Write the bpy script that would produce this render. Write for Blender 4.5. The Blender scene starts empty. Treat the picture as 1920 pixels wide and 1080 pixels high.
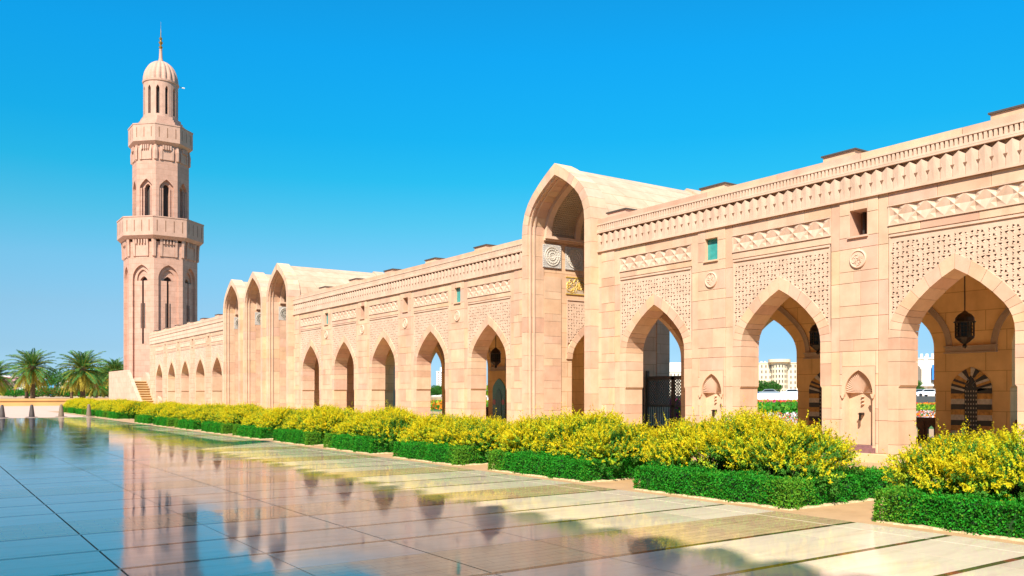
import bpy, math, random
import numpy as np
from mathutils import Vector, Matrix

random.seed(7); RNG = np.random.default_rng(7)
R = math.radians
scene = bpy.context.scene
COL = scene.collection

# ------------------------------------------------------------------ camera
EYE = 1.8; YAW = 34.66; F = 1620.0
SN, CS = math.sin(R(YAW)), math.cos(R(YAW))
cam_data = bpy.data.cameras.new('camera'); cam = bpy.data.objects.new('camera', cam_data); COL.objects.link(cam)
cam.location = (0, 0, EYE); cam.rotation_euler = (R(90), 0, R(-YAW))
cam_data.sensor_width = 36; cam_data.lens = 36 * F / 1920; cam_data.shift_y = 197 / 1920
cam_data.clip_start = 0.1; cam_data.clip_end = 6000
scene.camera = cam

# ------------------------------------------------------------------ world, sun, exposure
SUN_BEARING = 230.0; SUN_EL = 45.0
world = bpy.data.worlds.new('World'); scene.world = world; world.use_nodes = True
nt = world.node_tree; nt.nodes.clear()
sky = nt.nodes.new('ShaderNodeTexSky'); sky.sky_type = 'NISHITA'; sky.sun_disc = False
sky.sun_elevation = R(SUN_EL); sky.sun_rotation = R(SUN_BEARING)
sky.air_density = 1.0; sky.dust_density = 0.3; sky.ozone_density = 3.0; sky.altitude = 0
# the clear Gulf sky is a deeper cyan blue than the raw model: a tint by height above the horizon, the same all round
tco = nt.nodes.new('ShaderNodeTexCoord'); tsep = nt.nodes.new('ShaderNodeSeparateXYZ'); nt.links.new(tco.outputs['Generated'], tsep.inputs[0])
trp = nt.nodes.new('ShaderNodeValToRGB'); te = trp.color_ramp.elements
TINT = [(0.0, (0.27, 0.44, 0.76)), (0.048, (0.25, 0.38, 0.55)), (0.093, (0.29, 0.43, 0.52)), (0.142, (0.27, 0.52, 0.57)), (0.19, (0.15, 0.59, 0.60)), (0.236, (0.05, 0.63, 0.67)), (0.281, (0.025, 0.645, 0.76)), (0.362, (0.02, 0.705, 0.92)), (0.7, (0.05, 0.72, 1.0))]
while len(te) < len(TINT): te.new(0.5)
for q, (p, c) in zip(te, TINT): q.position = p; q.color = (*c, 1)
nt.links.new(tsep.outputs[2], trp.inputs[0])
hs = nt.nodes.new('ShaderNodeMix'); hs.data_type = 'RGBA'; hs.blend_type = 'MULTIPLY'; hs.inputs[0].default_value = 1.0
nt.links.new(trp.outputs[0], hs.inputs[7])
bg = nt.nodes.new('ShaderNodeBackground'); bg.inputs['Strength'].default_value = 0.121
wo = nt.nodes.new('ShaderNodeOutputWorld')
nt.links.new(sky.outputs[0], hs.inputs[6]); nt.links.new(hs.outputs[2], bg.inputs[0]); nt.links.new(bg.outputs[0], wo.inputs[0])
sun_d = bpy.data.lights.new('sun', 'SUN'); sun = bpy.data.objects.new('sun', sun_d); COL.objects.link(sun)
sun_d.energy = 5.0; sun_d.angle = R(0.5); sun_d.color = (1.0, 0.93, 0.82)
ldir = Vector((math.sin(R(SUN_BEARING - 180)) * math.cos(R(SUN_EL)), math.cos(R(SUN_BEARING - 180)) * math.cos(R(SUN_EL)), -math.sin(R(SUN_EL))))
sun.rotation_euler = ldir.to_track_quat('-Z', 'Y').to_euler(); sun.location = (-30, -30, 60)
vs = scene.view_settings; vs.view_transform = 'Standard'; vs.look = 'None'; vs.exposure = 0.91; vs.gamma = 1.0; vs.use_curve_mapping = False
scene.cycles.max_bounces = 14; scene.cycles.diffuse_bounces = 12; scene.cycles.glossy_bounces = 4
scene.cycles.transparent_max_bounces = 8; scene.cycles.use_denoising = True
scene.cycles.sample_clamp_indirect = 8

# ------------------------------------------------------------------ helpers
class MB:
    """collects faces for ONE mesh"""
    def __init__(s, T=None): s.v = []; s.f = []; s.m = []; s.T = T
    def pts(s, ps):
        i = len(s.v)
        s.v.extend([s.T(*p) for p in ps] if s.T else [tuple(p) for p in ps]); return i
    def face(s, ps, mi=0):
        i = s.pts(ps); s.f.append(tuple(range(i, i + len(ps)))); s.m.append(mi)
    def box(s, x0, x1, y0, y1, z0, z1, mi=0):
        i = s.pts([(x0, y0, z0), (x1, y0, z0), (x1, y1, z0), (x0, y1, z0), (x0, y0, z1), (x1, y0, z1), (x1, y1, z1), (x0, y1, z1)])
        for q in ((0, 3, 2, 1), (4, 5, 6, 7), (0, 1, 5, 4), (1, 2, 6, 5), (2, 3, 7, 6), (3, 0, 4, 7)):
            s.f.append(tuple(i + k for k in q)); s.m.append(mi)
        return s
    def prism_x(s, poly, x0, x1, mi=0, caps=True):
        """poly of (y, z), extruded along the first coordinate"""
        n = len(poly); i = s.pts([(x0, p[0], p[1]) for p in poly] + [(x1, p[0], p[1]) for p in poly])
        for k in range(n):
            j = (k + 1) % n; s.f.append((i + k, i + j, i + n + j, i + n + k)); s.m.append(mi)
        if caps:
            s.f.append(tuple(i + k for k in range(n))[::-1]); s.m.append(mi)
            s.f.append(tuple(i + n + k for k in range(n))); s.m.append(mi)
        return s
    def lathe(s, c, prof, n=16, mi=0, a0=0.0, wob=None):
        i = len(s.v); P = []
        for (r, z) in prof:
            for k in range(n):
                a = a0 + 2 * math.pi * k / n; rr = r * (wob(a, z) if wob else 1)
                P.append((c[0] + rr * math.cos(a), c[1] + rr * math.sin(a), c[2] + z))
        s.pts(P)
        for q in range(len(prof) - 1):
            for k in range(n):
                j = (k + 1) % n
                s.f.append((i + q * n + k, i + q * n + j, i + (q + 1) * n + j, i + (q + 1) * n + k)); s.m.append(mi)
        s.f.append(tuple(i + k for k in range(n))[::-1]); s.m.append(mi)
        s.f.append(tuple(i + (len(prof) - 1) * n + k for k in range(n))); s.m.append(mi)
        return s
    def tube(s, path, rad, n=6, mi=0):
        i = len(s.v); m = len(path)
        for q, p in enumerate(path):
            p = Vector(p); a = Vector(path[max(0, q - 1)]); b = Vector(path[min(m - 1, q + 1)])
            d = (b - a).normalized(); u = d.cross(Vector((0, 0, 1)))
            if u.length < 1e-3: u = d.cross(Vector((1, 0, 0)))
            u.normalize(); w = d.cross(u); r = rad[q] if isinstance(rad, (list, tuple)) else rad
            s.pts([tuple(p + (u * math.cos(2 * math.pi * k / n) + w * math.sin(2 * math.pi * k / n)) * r) for k in range(n)])
        for q in range(m - 1):
            for k in range(n):
                j = (k + 1) % n; s.f.append((i + q * n + k, i + q * n + j, i + (q + 1) * n + j, i + (q + 1) * n + k)); s.m.append(mi)
        s.f.append(tuple(i + k for k in range(n))[::-1]); s.m.append(mi)
        s.f.append(tuple(i + (m - 1) * n + k for k in range(n))); s.m.append(mi)
        return s
    def mesh(s, name, mats, smooth=False, recalc=False):
        me = bpy.data.meshes.new(name); me.from_pydata(s.v, [], s.f)
        for m in (mats if isinstance(mats, (list, tuple)) else [mats]): me.materials.append(m)
        if any(s.m): me.polygons.foreach_set('material_index', s.m)
        if smooth: me.polygons.foreach_set('use_smooth', [True] * len(s.f))
        me.validate(); me.update()
        if recalc:
            import bmesh
            b = bmesh.new(); b.from_mesh(me); bmesh.ops.recalc_face_normals(b, faces=b.faces); b.to_mesh(me); b.free()
        return me

def leafmesh(name, P, mats, mi):
    """P: (n, 4, 3) quads"""
    n = P.shape[0]; me = bpy.data.meshes.new(name)
    me.vertices.add(n * 4); me.vertices.foreach_set('co', P.reshape(-1).astype(np.float32))
    me.loops.add(n * 4); me.loops.foreach_set('vertex_index', np.arange(n * 4, dtype=np.int32))
    me.polygons.add(n); me.polygons.foreach_set('loop_start', np.arange(0, n * 4, 4, dtype=np.int32))
    me.polygons.foreach_set('loop_total', np.full(n, 4, dtype=np.int32))
    for m in mats: me.materials.append(m)
    me.polygons.foreach_set('material_index', mi.astype(np.int32))
    me.update(calc_edges=True); me.validate(); return me

def link(name, me, parent=None, loc=(0, 0, 0), rot=None, **kw):
    o = bpy.data.objects.new(name, me); COL.objects.link(o)
    o.location = loc
    if rot: o.rotation_euler = rot
    if parent is not None: o.parent = parent
    for k, v in kw.items(): o[k] = v
    return o
def thing(name, label, cat, loc=(0, 0, 0), group=None, rot=None):
    o = link(name, None, None, loc, rot, label=label, category=cat)
    if group: o['group'] = group
    return o
def struct(name, me, loc=(0, 0, 0)): return link(name, me, None, loc, kind='structure')
def copy_tree(o, parent=None):
    c = o.copy(); COL.objects.link(c); c.parent = parent
    for ch in list(o.children): copy_tree(ch, c)
    return c

# ------------------------------------------------------------------ materials
def new_mat(name):
    m = bpy.data.materials.new(name); m.use_nodes = True; t = m.node_tree
    return m, t, t.nodes['Principled BSDF']
def nd(t, kind, **kw):
    n = t.nodes.new(kind)
    for k, v in kw.items():
        if k in n.inputs: n.inputs[k].default_value = v
        else: setattr(n, k, v)
    return n
def ramp(t, stops):
    r = t.nodes.new('ShaderNodeValToRGB'); e = r.color_ramp.elements
    while len(e) < len(stops): e.new(0.5)
    for q, (p, c) in zip(e, stops): q.position = p; q.color = (*c, 1)
    return r
def mixc(t, kind, fac, a, b):
    n = t.nodes.new('ShaderNodeMix'); n.data_type = 'RGBA'; n.blend_type = kind
    for sock, val in ((n.inputs[0], fac), (n.inputs[6], a), (n.inputs[7], b)):
        if hasattr(val, 'links'): t.links.new(val, sock)
        elif isinstance(val, tuple): sock.default_value = (*val, 1)
        else: sock.default_value = val
    return n.outputs[2]

def stone(name, cols, rough=0.75, joint=None, scale=1.0, centre=None, bump=0.25, streak=0.5):
    """pale sandstone; colour drifts per piece and in grain; joint=(length, height, mortar) draws courses on far or plain faces"""
    m, t, b = new_mat(name)
    geo = t.nodes.new('ShaderNodeNewGeometry'); info = t.nodes.new('ShaderNodeObjectInfo')
    r0 = ramp(t, [(i / (len(cols) - 1), c) for i, c in enumerate(cols)])
    t.links.new(info.outputs['Random'], r0.inputs[0]); col = r0.outputs[0]
    n1 = nd(t, 'ShaderNodeTexNoise', Scale=1.7 * scale, Detail=6.0, Roughness=0.6); t.links.new(geo.outputs['Position'], n1.inputs['Vector'])
    rr = ramp(t, [(0.3, (0.86, 0.84, 0.82)), (0.7, (1.08, 1.09, 1.1))]); t.links.new(n1.outputs['Fac'], rr.inputs[0])
    col = mixc(t, 'MULTIPLY', 1.0, col, rr.outputs[0])
    # faint bedding lines and weather marks
    mp = nd(t, 'ShaderNodeMapping'); mp.inputs['Scale'].default_value = (3.5, 3.5, 0.35)
    t.links.new(geo.outputs['Position'], mp.inputs['Vector'])
    n2 = nd(t, 'ShaderNodeTexNoise', Scale=1.3 * scale, Detail=4.0); t.links.new(mp.outputs[0], n2.inputs['Vector'])
    r2 = ramp(t, [(0.5, (1, 1, 1)), (0.78, (0.84, 0.80, 0.76))]); t.links.new(n2.outputs['Fac'], r2.inputs[0])
    col = mixc(t, 'MULTIPLY', streak, col, r2.outputs[0])
    hgt = n1.outputs['Fac']
    if joint:
        sep = t.nodes.new('ShaderNodeSeparateXYZ'); t.links.new(geo.outputs['Position'], sep.inputs[0])
        cmb = t.nodes.new('ShaderNodeCombineXYZ')
        if centre:
            sx = nd(t, 'ShaderNodeMath', operation='SUBTRACT'); t.links.new(sep.outputs[0], sx.inputs[0]); sx.inputs[1].default_value = centre[0]
            sy = nd(t, 'ShaderNodeMath', operation='SUBTRACT'); t.links.new(sep.outputs[1], sy.inputs[0]); sy.inputs[1].default_value = centre[1]
            at = nd(t, 'ShaderNodeMath', operation='ARCTAN2'); t.links.new(sy.outputs[0], at.inputs[0]); t.links.new(sx.outputs[0], at.inputs[1])
            mu = nd(t, 'ShaderNodeMath', operation='MULTIPLY'); t.links.new(at.outputs[0], mu.inputs[0]); mu.inputs[1].default_value = 4.5; uo = mu.outputs[0]
        else:
            ad = nd(t, 'ShaderNodeMath', operation='ADD'); t.links.new(sep.outputs[0], ad.inputs[0]); t.links.new(sep.outputs[1], ad.inputs[1]); uo = ad.outputs[0]
        t.links.new(uo, cmb.inputs[0]); t.links.new(sep.outputs[2], cmb.inputs[1])
        br = t.nodes.new('ShaderNodeTexBrick'); t.links.new(cmb.outputs[0], br.inputs['Vector'])
        br.inputs['Scale'].default_value = 1.0; br.inputs['Brick Width'].default_value = joint[0]; br.inputs['Row Height'].default_value = joint[1]
        br.inputs['Mortar Size'].default_value = joint[2]; br.inputs['Mortar Smooth'].default_value = 0.1; br.inputs['Bias'].default_value = 0.0
        br.inputs['Color1'].default_value = (0.95, 0.93, 0.92, 1); br.inputs['Color2'].default_value = (1.05, 1.06, 1.06, 1); br.inputs['Mortar'].default_value = (0.68, 0.58, 0.48, 1)
        col = mixc(t, 'MULTIPLY', 1.0, col, br.outputs['Color'])
    t.links.new(col, b.inputs['Base Color']); b.inputs['Roughness'].default_value = rough
    n3 = nd(t, 'ShaderNodeTexNoise', Scale=38.0, Detail=3.0); t.links.new(geo.outputs['Position'], n3.inputs['Vector'])
    bp = nd(t, 'ShaderNodeBump', Strength=bump, Distance=0.006); t.links.new(n3.outputs['Fac'], bp.inputs['Height']); t.links.new(bp.outputs[0], b.inputs['Normal'])
    return m
PEACH = [(0.57, 0.34, 0.215), (0.66, 0.44, 0.285), (0.60, 0.39, 0.25), (0.62, 0.365, 0.26), (0.67, 0.46, 0.285), (0.64, 0.41, 0.275), (0.57, 0.33, 0.22), (0.67, 0.435, 0.25)]
M = {}
M['block'] = stone('sandstone_block', PEACH)
M['joint'] = stone('joint_mortar', [(0.40, 0.25, 0.15), (0.42, 0.26, 0.16)])
M['inner'] = stone('sandstone_coursed', [(0.78, 0.50, 0.19), (0.80, 0.52, 0.21)], joint=(1.24, 0.62, 0.012))  # warm bounced light of the arch interiors is put into this golden colour
M['passage'] = stone('passage_stone', [(0.62, 0.39, 0.24), (0.64, 0.41, 0.25)], joint=(1.24, 0.62, 0.012))
M['carved'] = stone('sandstone_carved', [(0.63, 0.42, 0.295), (0.65, 0.44, 0.31)], streak=0.2)
M['vault'] = stone('sandstone_vault', [(0.53, 0.36, 0.24), (0.55, 0.375, 0.25)], joint=(1.6, 0.45, 0.010))
M['far'] = stone('sandstone_far_block', PEACH, joint=(1.2, 0.45, 0.014))
M['pit'] = stone('carving_recess', [(0.20, 0.09, 0.045), (0.22, 0.11, 0.055)])  # dark tone paints the shade inside carved holes and slots
M['grey_panel'] = stone('grey_carved_stone', [(0.42, 0.39, 0.36), (0.44, 0.41, 0.38)], streak=0.3)
M['coffer'] = stone('coffer_stone', [(0.44, 0.33, 0.23), (0.46, 0.35, 0.24)], streak=0.3)
MC = (24.22, 108.9)
M['minaret'] = stone('minaret_stone', [(0.465, 0.262, 0.185), (0.485, 0.275, 0.195)], joint=(1.7, 0.62, 0.012), centre=MC)
M['minaret_plain'] = stone('minaret_trim_stone', [(0.475, 0.275, 0.195), (0.495, 0.295, 0.21)])
M['stair'] = stone('stair_stone', [(0.56, 0.37, 0.255), (0.58, 0.385, 0.265)], joint=(1.5, 0.6, 0.006))
M['step'] = stone('step_stone', [(0.60, 0.43, 0.22), (0.62, 0.45, 0.24)])
M['riser'] = stone('riser_stone', [(0.42, 0.22, 0.07), (0.44, 0.24, 0.08)])  # darker orange paints in the riser's shade under each nosing
M['hall'] = stone('hall_stone', [(0.58, 0.42, 0.30), (0.62, 0.46, 0.33)], joint=(1.3, 0.5, 0.015))
M['granite'] = stone('dark_granite', [(0.06, 0.045, 0.04), (0.08, 0.06, 0.05)], rough=0.6)
M['tancone'] = stone('brown_granite', [(0.17, 0.12, 0.075), (0.20, 0.14, 0.09)], rough=0.6)

def plain(name, col, rough=0.6, metal=0.0, noise=0.15, scale=8.0, bump=0.0, spec=None):
    m, t, b = new_mat(name)
    geo = t.nodes.new('ShaderNodeNewGeometry')
    n = nd(t, 'ShaderNodeTexNoise', Scale=scale, Detail=5.0); t.links.new(geo.outputs['Position'], n.inputs['Vector'])
    r = ramp(t, [(0.3, tuple(c * (1 - noise) for c in col)), (0.7, tuple(min(1, c * (1 + noise)) for c in col))]); t.links.new(n.outputs['Fac'], r.inputs[0])
    t.links.new(r.outputs[0], b.inputs['Base Color']); b.inputs['Roughness'].default_value = rough; b.inputs['Metallic'].default_value = metal
    if spec is not None: b.inputs['Specular IOR Level'].default_value = spec
    if bump:
        bp = nd(t, 'ShaderNodeBump', Strength=bump, Distance=0.02); t.links.new(n.outputs['Fac'], bp.inputs['Height']); t.links.new(bp.outputs[0], b.inputs['Normal'])
    return m
M['bronze'] = plain('dark_bronze', (0.045, 0.032, 0.022), 0.45, 0.6)
M['iron'] = plain('dark_iron_screen', (0.10, 0.085, 0.07), 0.6, 0.3)
M['gold'] = plain('gilt', (0.42, 0.25, 0.06), 0.3, 0.8)
M['goldcarve'] = plain('gilded_carving', (0.62, 0.40, 0.08), 0.5, 0.2)
M['teal'] = plain('teal_window_pane', (0.05, 0.30, 0.27), 0.15)
M['dark'] = plain('dark_opening', (0.03, 0.022, 0.018), 0.8)  # near-black tone paints the shade inside the minaret openings
M['roofcap'] = plain('dark_vent_lid', (0.07, 0.055, 0.045), 0.7)
M['brown_wood'] = plain('brown_parapet', (0.11, 0.055, 0.03), 0.6)
M['soil'] = plain('bed_soil', (0.13, 0.085, 0.05), 0.95, noise=0.4, scale=20, bump=0.8)
M['sand'] = plain('sandy_ground', (0.46, 0.30, 0.17), 0.95, noise=0.25, scale=1.2, bump=0.3)
M['kerb'] = plain('pale_kerb', (0.50, 0.38, 0.21), 0.6, noise=0.25, scale=15)
M['bark'] = plain('twig_bark', (0.13, 0.085, 0.05), 0.9, noise=0.3, scale=30)
M['palmbark'] = plain('palm_trunk_bark', (0.14, 0.085, 0.045), 0.9, noise=0.4, scale=9, bump=0.8)
M['lawn'] = plain('lawn', (0.06, 0.13, 0.02), 0.9, noise=0.4, scale=2.0, bump=0.4)
M['white'] = plain('white_render', (0.72, 0.71, 0.69), 0.7, noise=0.05)
M['cream'] = plain('cream_render', (0.62, 0.52, 0.36), 0.8, noise=0.06, scale=0.2)
M['cream2'] = plain('pale_render', (0.66, 0.60, 0.50), 0.8, noise=0.06, scale=0.2)
M['winfar'] = plain('far_window', (0.16, 0.13, 0.10), 0.4)
M['bluesign'] = plain('blue_hoarding', (0.02, 0.18, 0.62), 0.5, noise=0.05)
M['bluewall'] = plain('blue_hut_wall', (0.08, 0.30, 0.50), 0.6)
M['pinkwall'] = plain('pink_house_wall', (0.55, 0.30, 0.30), 0.8)
M['asphalt'] = plain('asphalt', (0.06, 0.06, 0.06), 0.9)
M['carwhite'] = plain('white_car_paint', (0.75, 0.76, 0.78), 0.25, noise=0.02)
M['carblue'] = plain('blue_car_paint', (0.03, 0.09, 0.17), 0.25, noise=0.02)
M['cargrey'] = plain('silver_car_paint', (0.38, 0.42, 0.46), 0.3, 0.4, noise=0.02)
M['carglass'] = plain('car_glass', (0.02, 0.03, 0.04), 0.08)
M['tyre'] = plain('tyre_rubber', (0.02, 0.02, 0.02), 0.9)
M['purple'] = plain('purple_stone', (0.22, 0.10, 0.10), 0.6)
M['ochre'] = plain('ochre_marble', (0.48, 0.25, 0.05), 0.5, noise=0.35, scale=12)
M['ivory'] = plain('ivory_marble', (0.52, 0.46, 0.36), 0.5, noise=0.2, scale=12)
M['blackstone'] = plain('black_marble', (0.03, 0.028, 0.024), 0.4)
M['tealtile'] = plain('teal_tile', (0.04, 0.22, 0.19), 0.25, noise=0.6, scale=25)
M['tealdark'] = plain('deep_teal_tile', (0.01, 0.13, 0.12), 0.25, noise=0.3, scale=20)
M['pinktile'] = plain('pink_tile', (0.45, 0.12, 0.14), 0.3)

def leafmat(name, c, var=0.3, trans=0.35, hue=0.02):
    m = bpy.data.materials.new(name); m.use_nodes = True; t = m.node_tree; t.nodes.clear()
    out = t.nodes.new('ShaderNodeOutputMaterial')
    geo = t.nodes.new('ShaderNodeNewGeometry')
    n = nd(t, 'ShaderNodeTexWhiteNoise') ; t.links.new(geo.outputs['Position'], n.inputs['Vector'])
    hsv = nd(t, 'ShaderNodeHueSaturation'); hsv.inputs['Color'].default_value = (*c, 1)
    n2 = nd(t, 'ShaderNodeTexNoise', Scale=9.0, Detail=3.0); t.links.new(geo.outputs['Position'], n2.inputs['Vector'])
    mr = nd(t, 'ShaderNodeMapRange'); mr.inputs[1].default_value = 0.3; mr.inputs[2].default_value = 0.7; mr.inputs[3].default_value = 1 - var; mr.inputs[4].default_value = 1 + var
    t.links.new(n2.outputs['Fac'], mr.inputs[0]); t.links.new(mr.outputs[0], hsv.inputs['Value'])
    mr2 = nd(t, 'ShaderNodeMapRange'); mr2.inputs[3].default_value = 0.5 - hue; mr2.inputs[4].default_value = 0.5 + hue
    n3 = nd(t, 'ShaderNodeTexNoise', Scale=23.0); t.links.new(geo.outputs['Position'], n3.inputs['Vector']); mr2.inputs[1].default_value = .3; mr2.inputs[2].default_value = .7
    t.links.new(n3.outputs['Fac'], mr2.inputs[0]); t.links.new(mr2.outputs[0], hsv.inputs['Hue'])
    d = nd(t, 'ShaderNodeBsdfPrincipled', Roughness=0.6); d.inputs['Specular IOR Level'].default_value = 0.12
    tr = t.nodes.new('ShaderNodeBsdfTranslucent')
    t.links.new(hsv.outputs[0], d.inputs['Base Color']); t.links.new(hsv.outputs[0], tr.inputs['Color'])
    mx = t.nodes.new('ShaderNodeMixShader'); mx.inputs[0].default_value = trans
    t.links.new(d.outputs[0], mx.inputs[1]); t.links.new(tr.outputs[0], mx.inputs[2]); t.links.new(mx.outputs[0], out.inputs[0])
    return m
M['lf_yellow'] = leafmat('yellow_leaf', (0.72, 0.61, 0.015), 0.2, 0.5, 0.015)
M['lf_gold'] = leafmat('golden_leaf', (0.76, 0.53, 0.012), 0.15, 0.35, 0.012)
M['lf_lime'] = leafmat('lime_leaf', (0.42, 0.50, 0.02), 0.3)
M['lf_green'] = leafmat('green_leaf', (0.07, 0.22, 0.025), 0.3)
M['lf_hedge'] = leafmat('hedge_leaf', (0.03, 0.25, 0.015), 0.45)
M['lf_hedge2'] = leafmat('hedge_light_leaf', (0.12, 0.30, 0.02), 0.3)
M['lf_brown'] = leafmat('dry_leaf', (0.26, 0.15, 0.03), 0.3)
M['lf_palm'] = leafmat('palm_leaflet', (0.085, 0.20, 0.04), 0.4)
M['lf_palmy'] = leafmat('dry_palm_leaflet', (0.42, 0.32, 0.04), 0.35)
M['lf_tree'] = leafmat('tree_leaf', (0.05, 0.14, 0.02), 0.45)
M['fl_red'] = leafmat('red_flower', (0.75, 0.05, 0.04), 0.2)
M['fl_pink'] = leafmat('magenta_flower', (0.7, 0.03, 0.25), 0.2)
M['fl_orange'] = leafmat('orange_flower', (0.85, 0.25, 0.02), 0.2)
M['fl_white'] = leafmat('white_flower', (0.75, 0.72, 0.68), 0.1)

def marble(name, c1, c2, mosaic=False, rough=0.035, coat=1.0):
    m, t, b = new_mat(name)
    geo = t.nodes.new('ShaderNodeNewGeometry'); info = t.nodes.new('ShaderNodeObjectInfo')
    mp = nd(t, 'ShaderNodeMapping'); mp.inputs['Scale'].default_value = (0.5, 3.0, 1); mp.inputs['Rotation'].default_value = (0, 0, 0.18); t.links.new(geo.outputs['Position'], mp.inputs['Vector'])
    n = nd(t, 'ShaderNodeTexNoise', Scale=1.6, Detail=7.0, Roughness=0.62, Distortion=0.6); t.links.new(mp.outputs[0], n.inputs['Vector'])
    r = ramp(t, [(0.28, c2), (0.5, c1), (0.75, tuple(min(1, x * 1.08) for x in c1))]); t.links.new(n.outputs['Fac'], r.inputs[0]); col = r.outputs[0]
    r1 = ramp(t, [(0, (0.84, 0.83, 0.81)), (0.5, (0.97, 0.97, 0.96)), (1, (1.07, 1.05, 1.02))]); t.links.new(info.outputs['Random'], r1.inputs[0])
    col = mixc(t, 'MULTIPLY', 1.0, col, r1.outputs[0])
    if mosaic:
        br = t.nodes.new('ShaderNodeTexBrick'); t.links.new(geo.outputs['Position'], br.inputs['Vector']); br.inputs['Scale'].default_value = 1.0
        br.inputs['Brick Width'].default_value = 0.46; br.inputs['Row Height'].default_value = 0.15; br.inputs['Mortar Size'].default_value = 0.006
        br.inputs['Color1'].default_value = (0.9, 0.9, 0.9, 1); br.inputs['Color2'].default_value = (1.08, 1.05, 1.02, 1); br.inputs['Mortar'].default_value = (0.62, 0.56, 0.52, 1)
        col = mixc(t, 'MULTIPLY', 1.0, col, br.outputs['Color'])
    t.links.new(col, b.inputs['Base Color'])
    # worn patches roughen the polish a little
    n4 = nd(t, 'ShaderNodeTexNoise', Scale=0.9, Detail=5.0); t.links.new(geo.outputs['Position'], n4.inputs['Vector'])
    mr = nd(t, 'ShaderNodeMapRange'); mr.inputs[1].default_value = 0.35; mr.inputs[2].default_value = 0.75; mr.inputs[3].default_value = rough; mr.inputs[4].default_value = rough * 2.6
    t.links.new(n4.outputs['Fac'], mr.inputs[0])
    # each slab was honed a little differently, and fine scuffs break the polish
    sl = nd(t, 'ShaderNodeMapRange'); sl.inputs[3].default_value = 0.75; sl.inputs[4].default_value = 1.6; t.links.new(info.outputs['Random'], sl.inputs[0])
    n6 = nd(t, 'ShaderNodeTexNoise', Scale=14.0, Detail=8.0, Roughness=0.75); t.links.new(mp.outputs[0], n6.inputs['Vector'])
    sc6 = nd(t, 'ShaderNodeMapRange'); sc6.inputs[1].default_value = 0.52; sc6.inputs[2].default_value = 0.75; sc6.inputs[3].default_value = 1.0; sc6.inputs[4].default_value = 2.8; t.links.new(n6.outputs['Fac'], sc6.inputs[0])
    m1 = nd(t, 'ShaderNodeMath', operation='MULTIPLY'); t.links.new(mr.outputs[0], m1.inputs[0]); t.links.new(sl.outputs[0], m1.inputs[1])
    m2 = nd(t, 'ShaderNodeMath', operation='MULTIPLY'); t.links.new(m1.outputs[0], m2.inputs[0]); t.links.new(sc6.outputs[0], m2.inputs[1])
    t.links.new(m2.outputs[0], b.inputs['Roughness'])
    b.inputs['IOR'].default_value = 1.74 if coat > 0.6 else 1.30
    b.inputs['Coat Weight'].default_value = 0.0; b.inputs['Coat Roughness'].default_value = rough * 0.8; b.inputs['Coat IOR'].default_value = 1.6
    mp2 = nd(t, 'ShaderNodeMapping'); mp2.inputs['Rotation'].default_value = (0, 0, R(YAW)); mp2.inputs['Scale'].default_value = (1.0, 0.35, 1.0); t.links.new(geo.outputs['Position'], mp2.inputs['Vector'])
    n5 = nd(t, 'ShaderNodeTexNoise', Scale=3.2, Detail=3.0, Roughness=0.5); t.links.new(mp2.outputs[0], n5.inputs['Vector'])
    bp = nd(t, 'ShaderNodeBump', Strength=0.05, Distance=0.02); t.links.new(n5.outputs['Fac'], bp.inputs['Height'])
    t.links.new(bp.outputs[0], b.inputs['Normal']); t.links.new(bp.outputs[0], b.inputs['Coat Normal'])
    return m
M['marble'] = marble('polished_cream_marble', (0.74, 0.58, 0.43), (0.64, 0.48, 0.34))
M['brownmarble'] = marble('polished_tan_marble', (0.62, 0.42, 0.24), (0.50, 0.31, 0.16), mosaic=True)
M['band'] = marble('olive_inlay_stone', (0.085, 0.06, 0.025), (0.06, 0.04, 0.02), coat=0.5)
M['bandred'] = marble('red_inlay_stone', (0.22, 0.06, 0.03), (0.18, 0.05, 0.03), coat=0.5)
M['whiteinlay'] = marble('white_inlay_stone', (0.70, 0.60, 0.46), (0.6, 0.5, 0.38))
M['grout'] = plain('grout', (0.16, 0.13, 0.10), 0.8)
M['paving'] = stone('matt_sandstone_paving', [(0.68, 0.48, 0.28), (0.70, 0.50, 0.30)], rough=0.6, joint=(1.2, 0.6, 0.01))
M['pinkpaving'] = plain('pink_paving', (0.56, 0.38, 0.28), 0.7, noise=0.08, scale=0.6)
M['ochreterrace'] = plain('ochre_render', (0.62, 0.33, 0.11), 0.8, noise=0.1, scale=0.5)

# ------------------------------------------------------------------ geometry of arches and walls
def arch(a, rise, n=8, phi=40.0, k=0.75):
    """pointed four-centred arch, (s, z) from (-a, 0) over (0, rise) to (a, 0)"""
    r1 = k * a; p = R(phi); cx = a - r1; nx, nz = math.cos(p), math.sin(p); qx, qz = -cx, rise
    t = (qx * qx + qz * qz - r1 * r1) / (2 * (r1 - (qx * nx + qz * nz)))
    if not 0 < t < 5 * a:      # steep arch: plain two-centred outline
        r = (rise * rise + a * a) / (2 * a); am = math.asin(min(1, rise / r)); right = [(a - r + r * math.cos(am * i / n), r * math.sin(am * i / n)) for i in range(n + 1)]
        right[-1] = (0.0, rise); return [(-x, z) for x, z in right] + [(x, z) for x, z in right[::-1][1:]]
    c2 = (cx - t * nx, -t * nz); r2 = r1 + t; n1 = max(2, n // 2); n2 = n - n1
    right = [(cx + r1 * math.cos(p * i / n1), r1 * math.sin(p * i / n1)) for i in range(n1 + 1)]
    a1 = math.atan2(rise - c2[1], -c2[0])
    right += [(c2[0] + r2 * math.cos(p + (a1 - p) * i / n2), c2[1] + r2 * math.sin(p + (a1 - p) * i / n2)) for i in range(1, n2 + 1)]
    right[-1] = (0.0, rise)
    return [(-x, z) for x, z in right] + [(x, z) for x, z in right[::-1][1:]]

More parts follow.
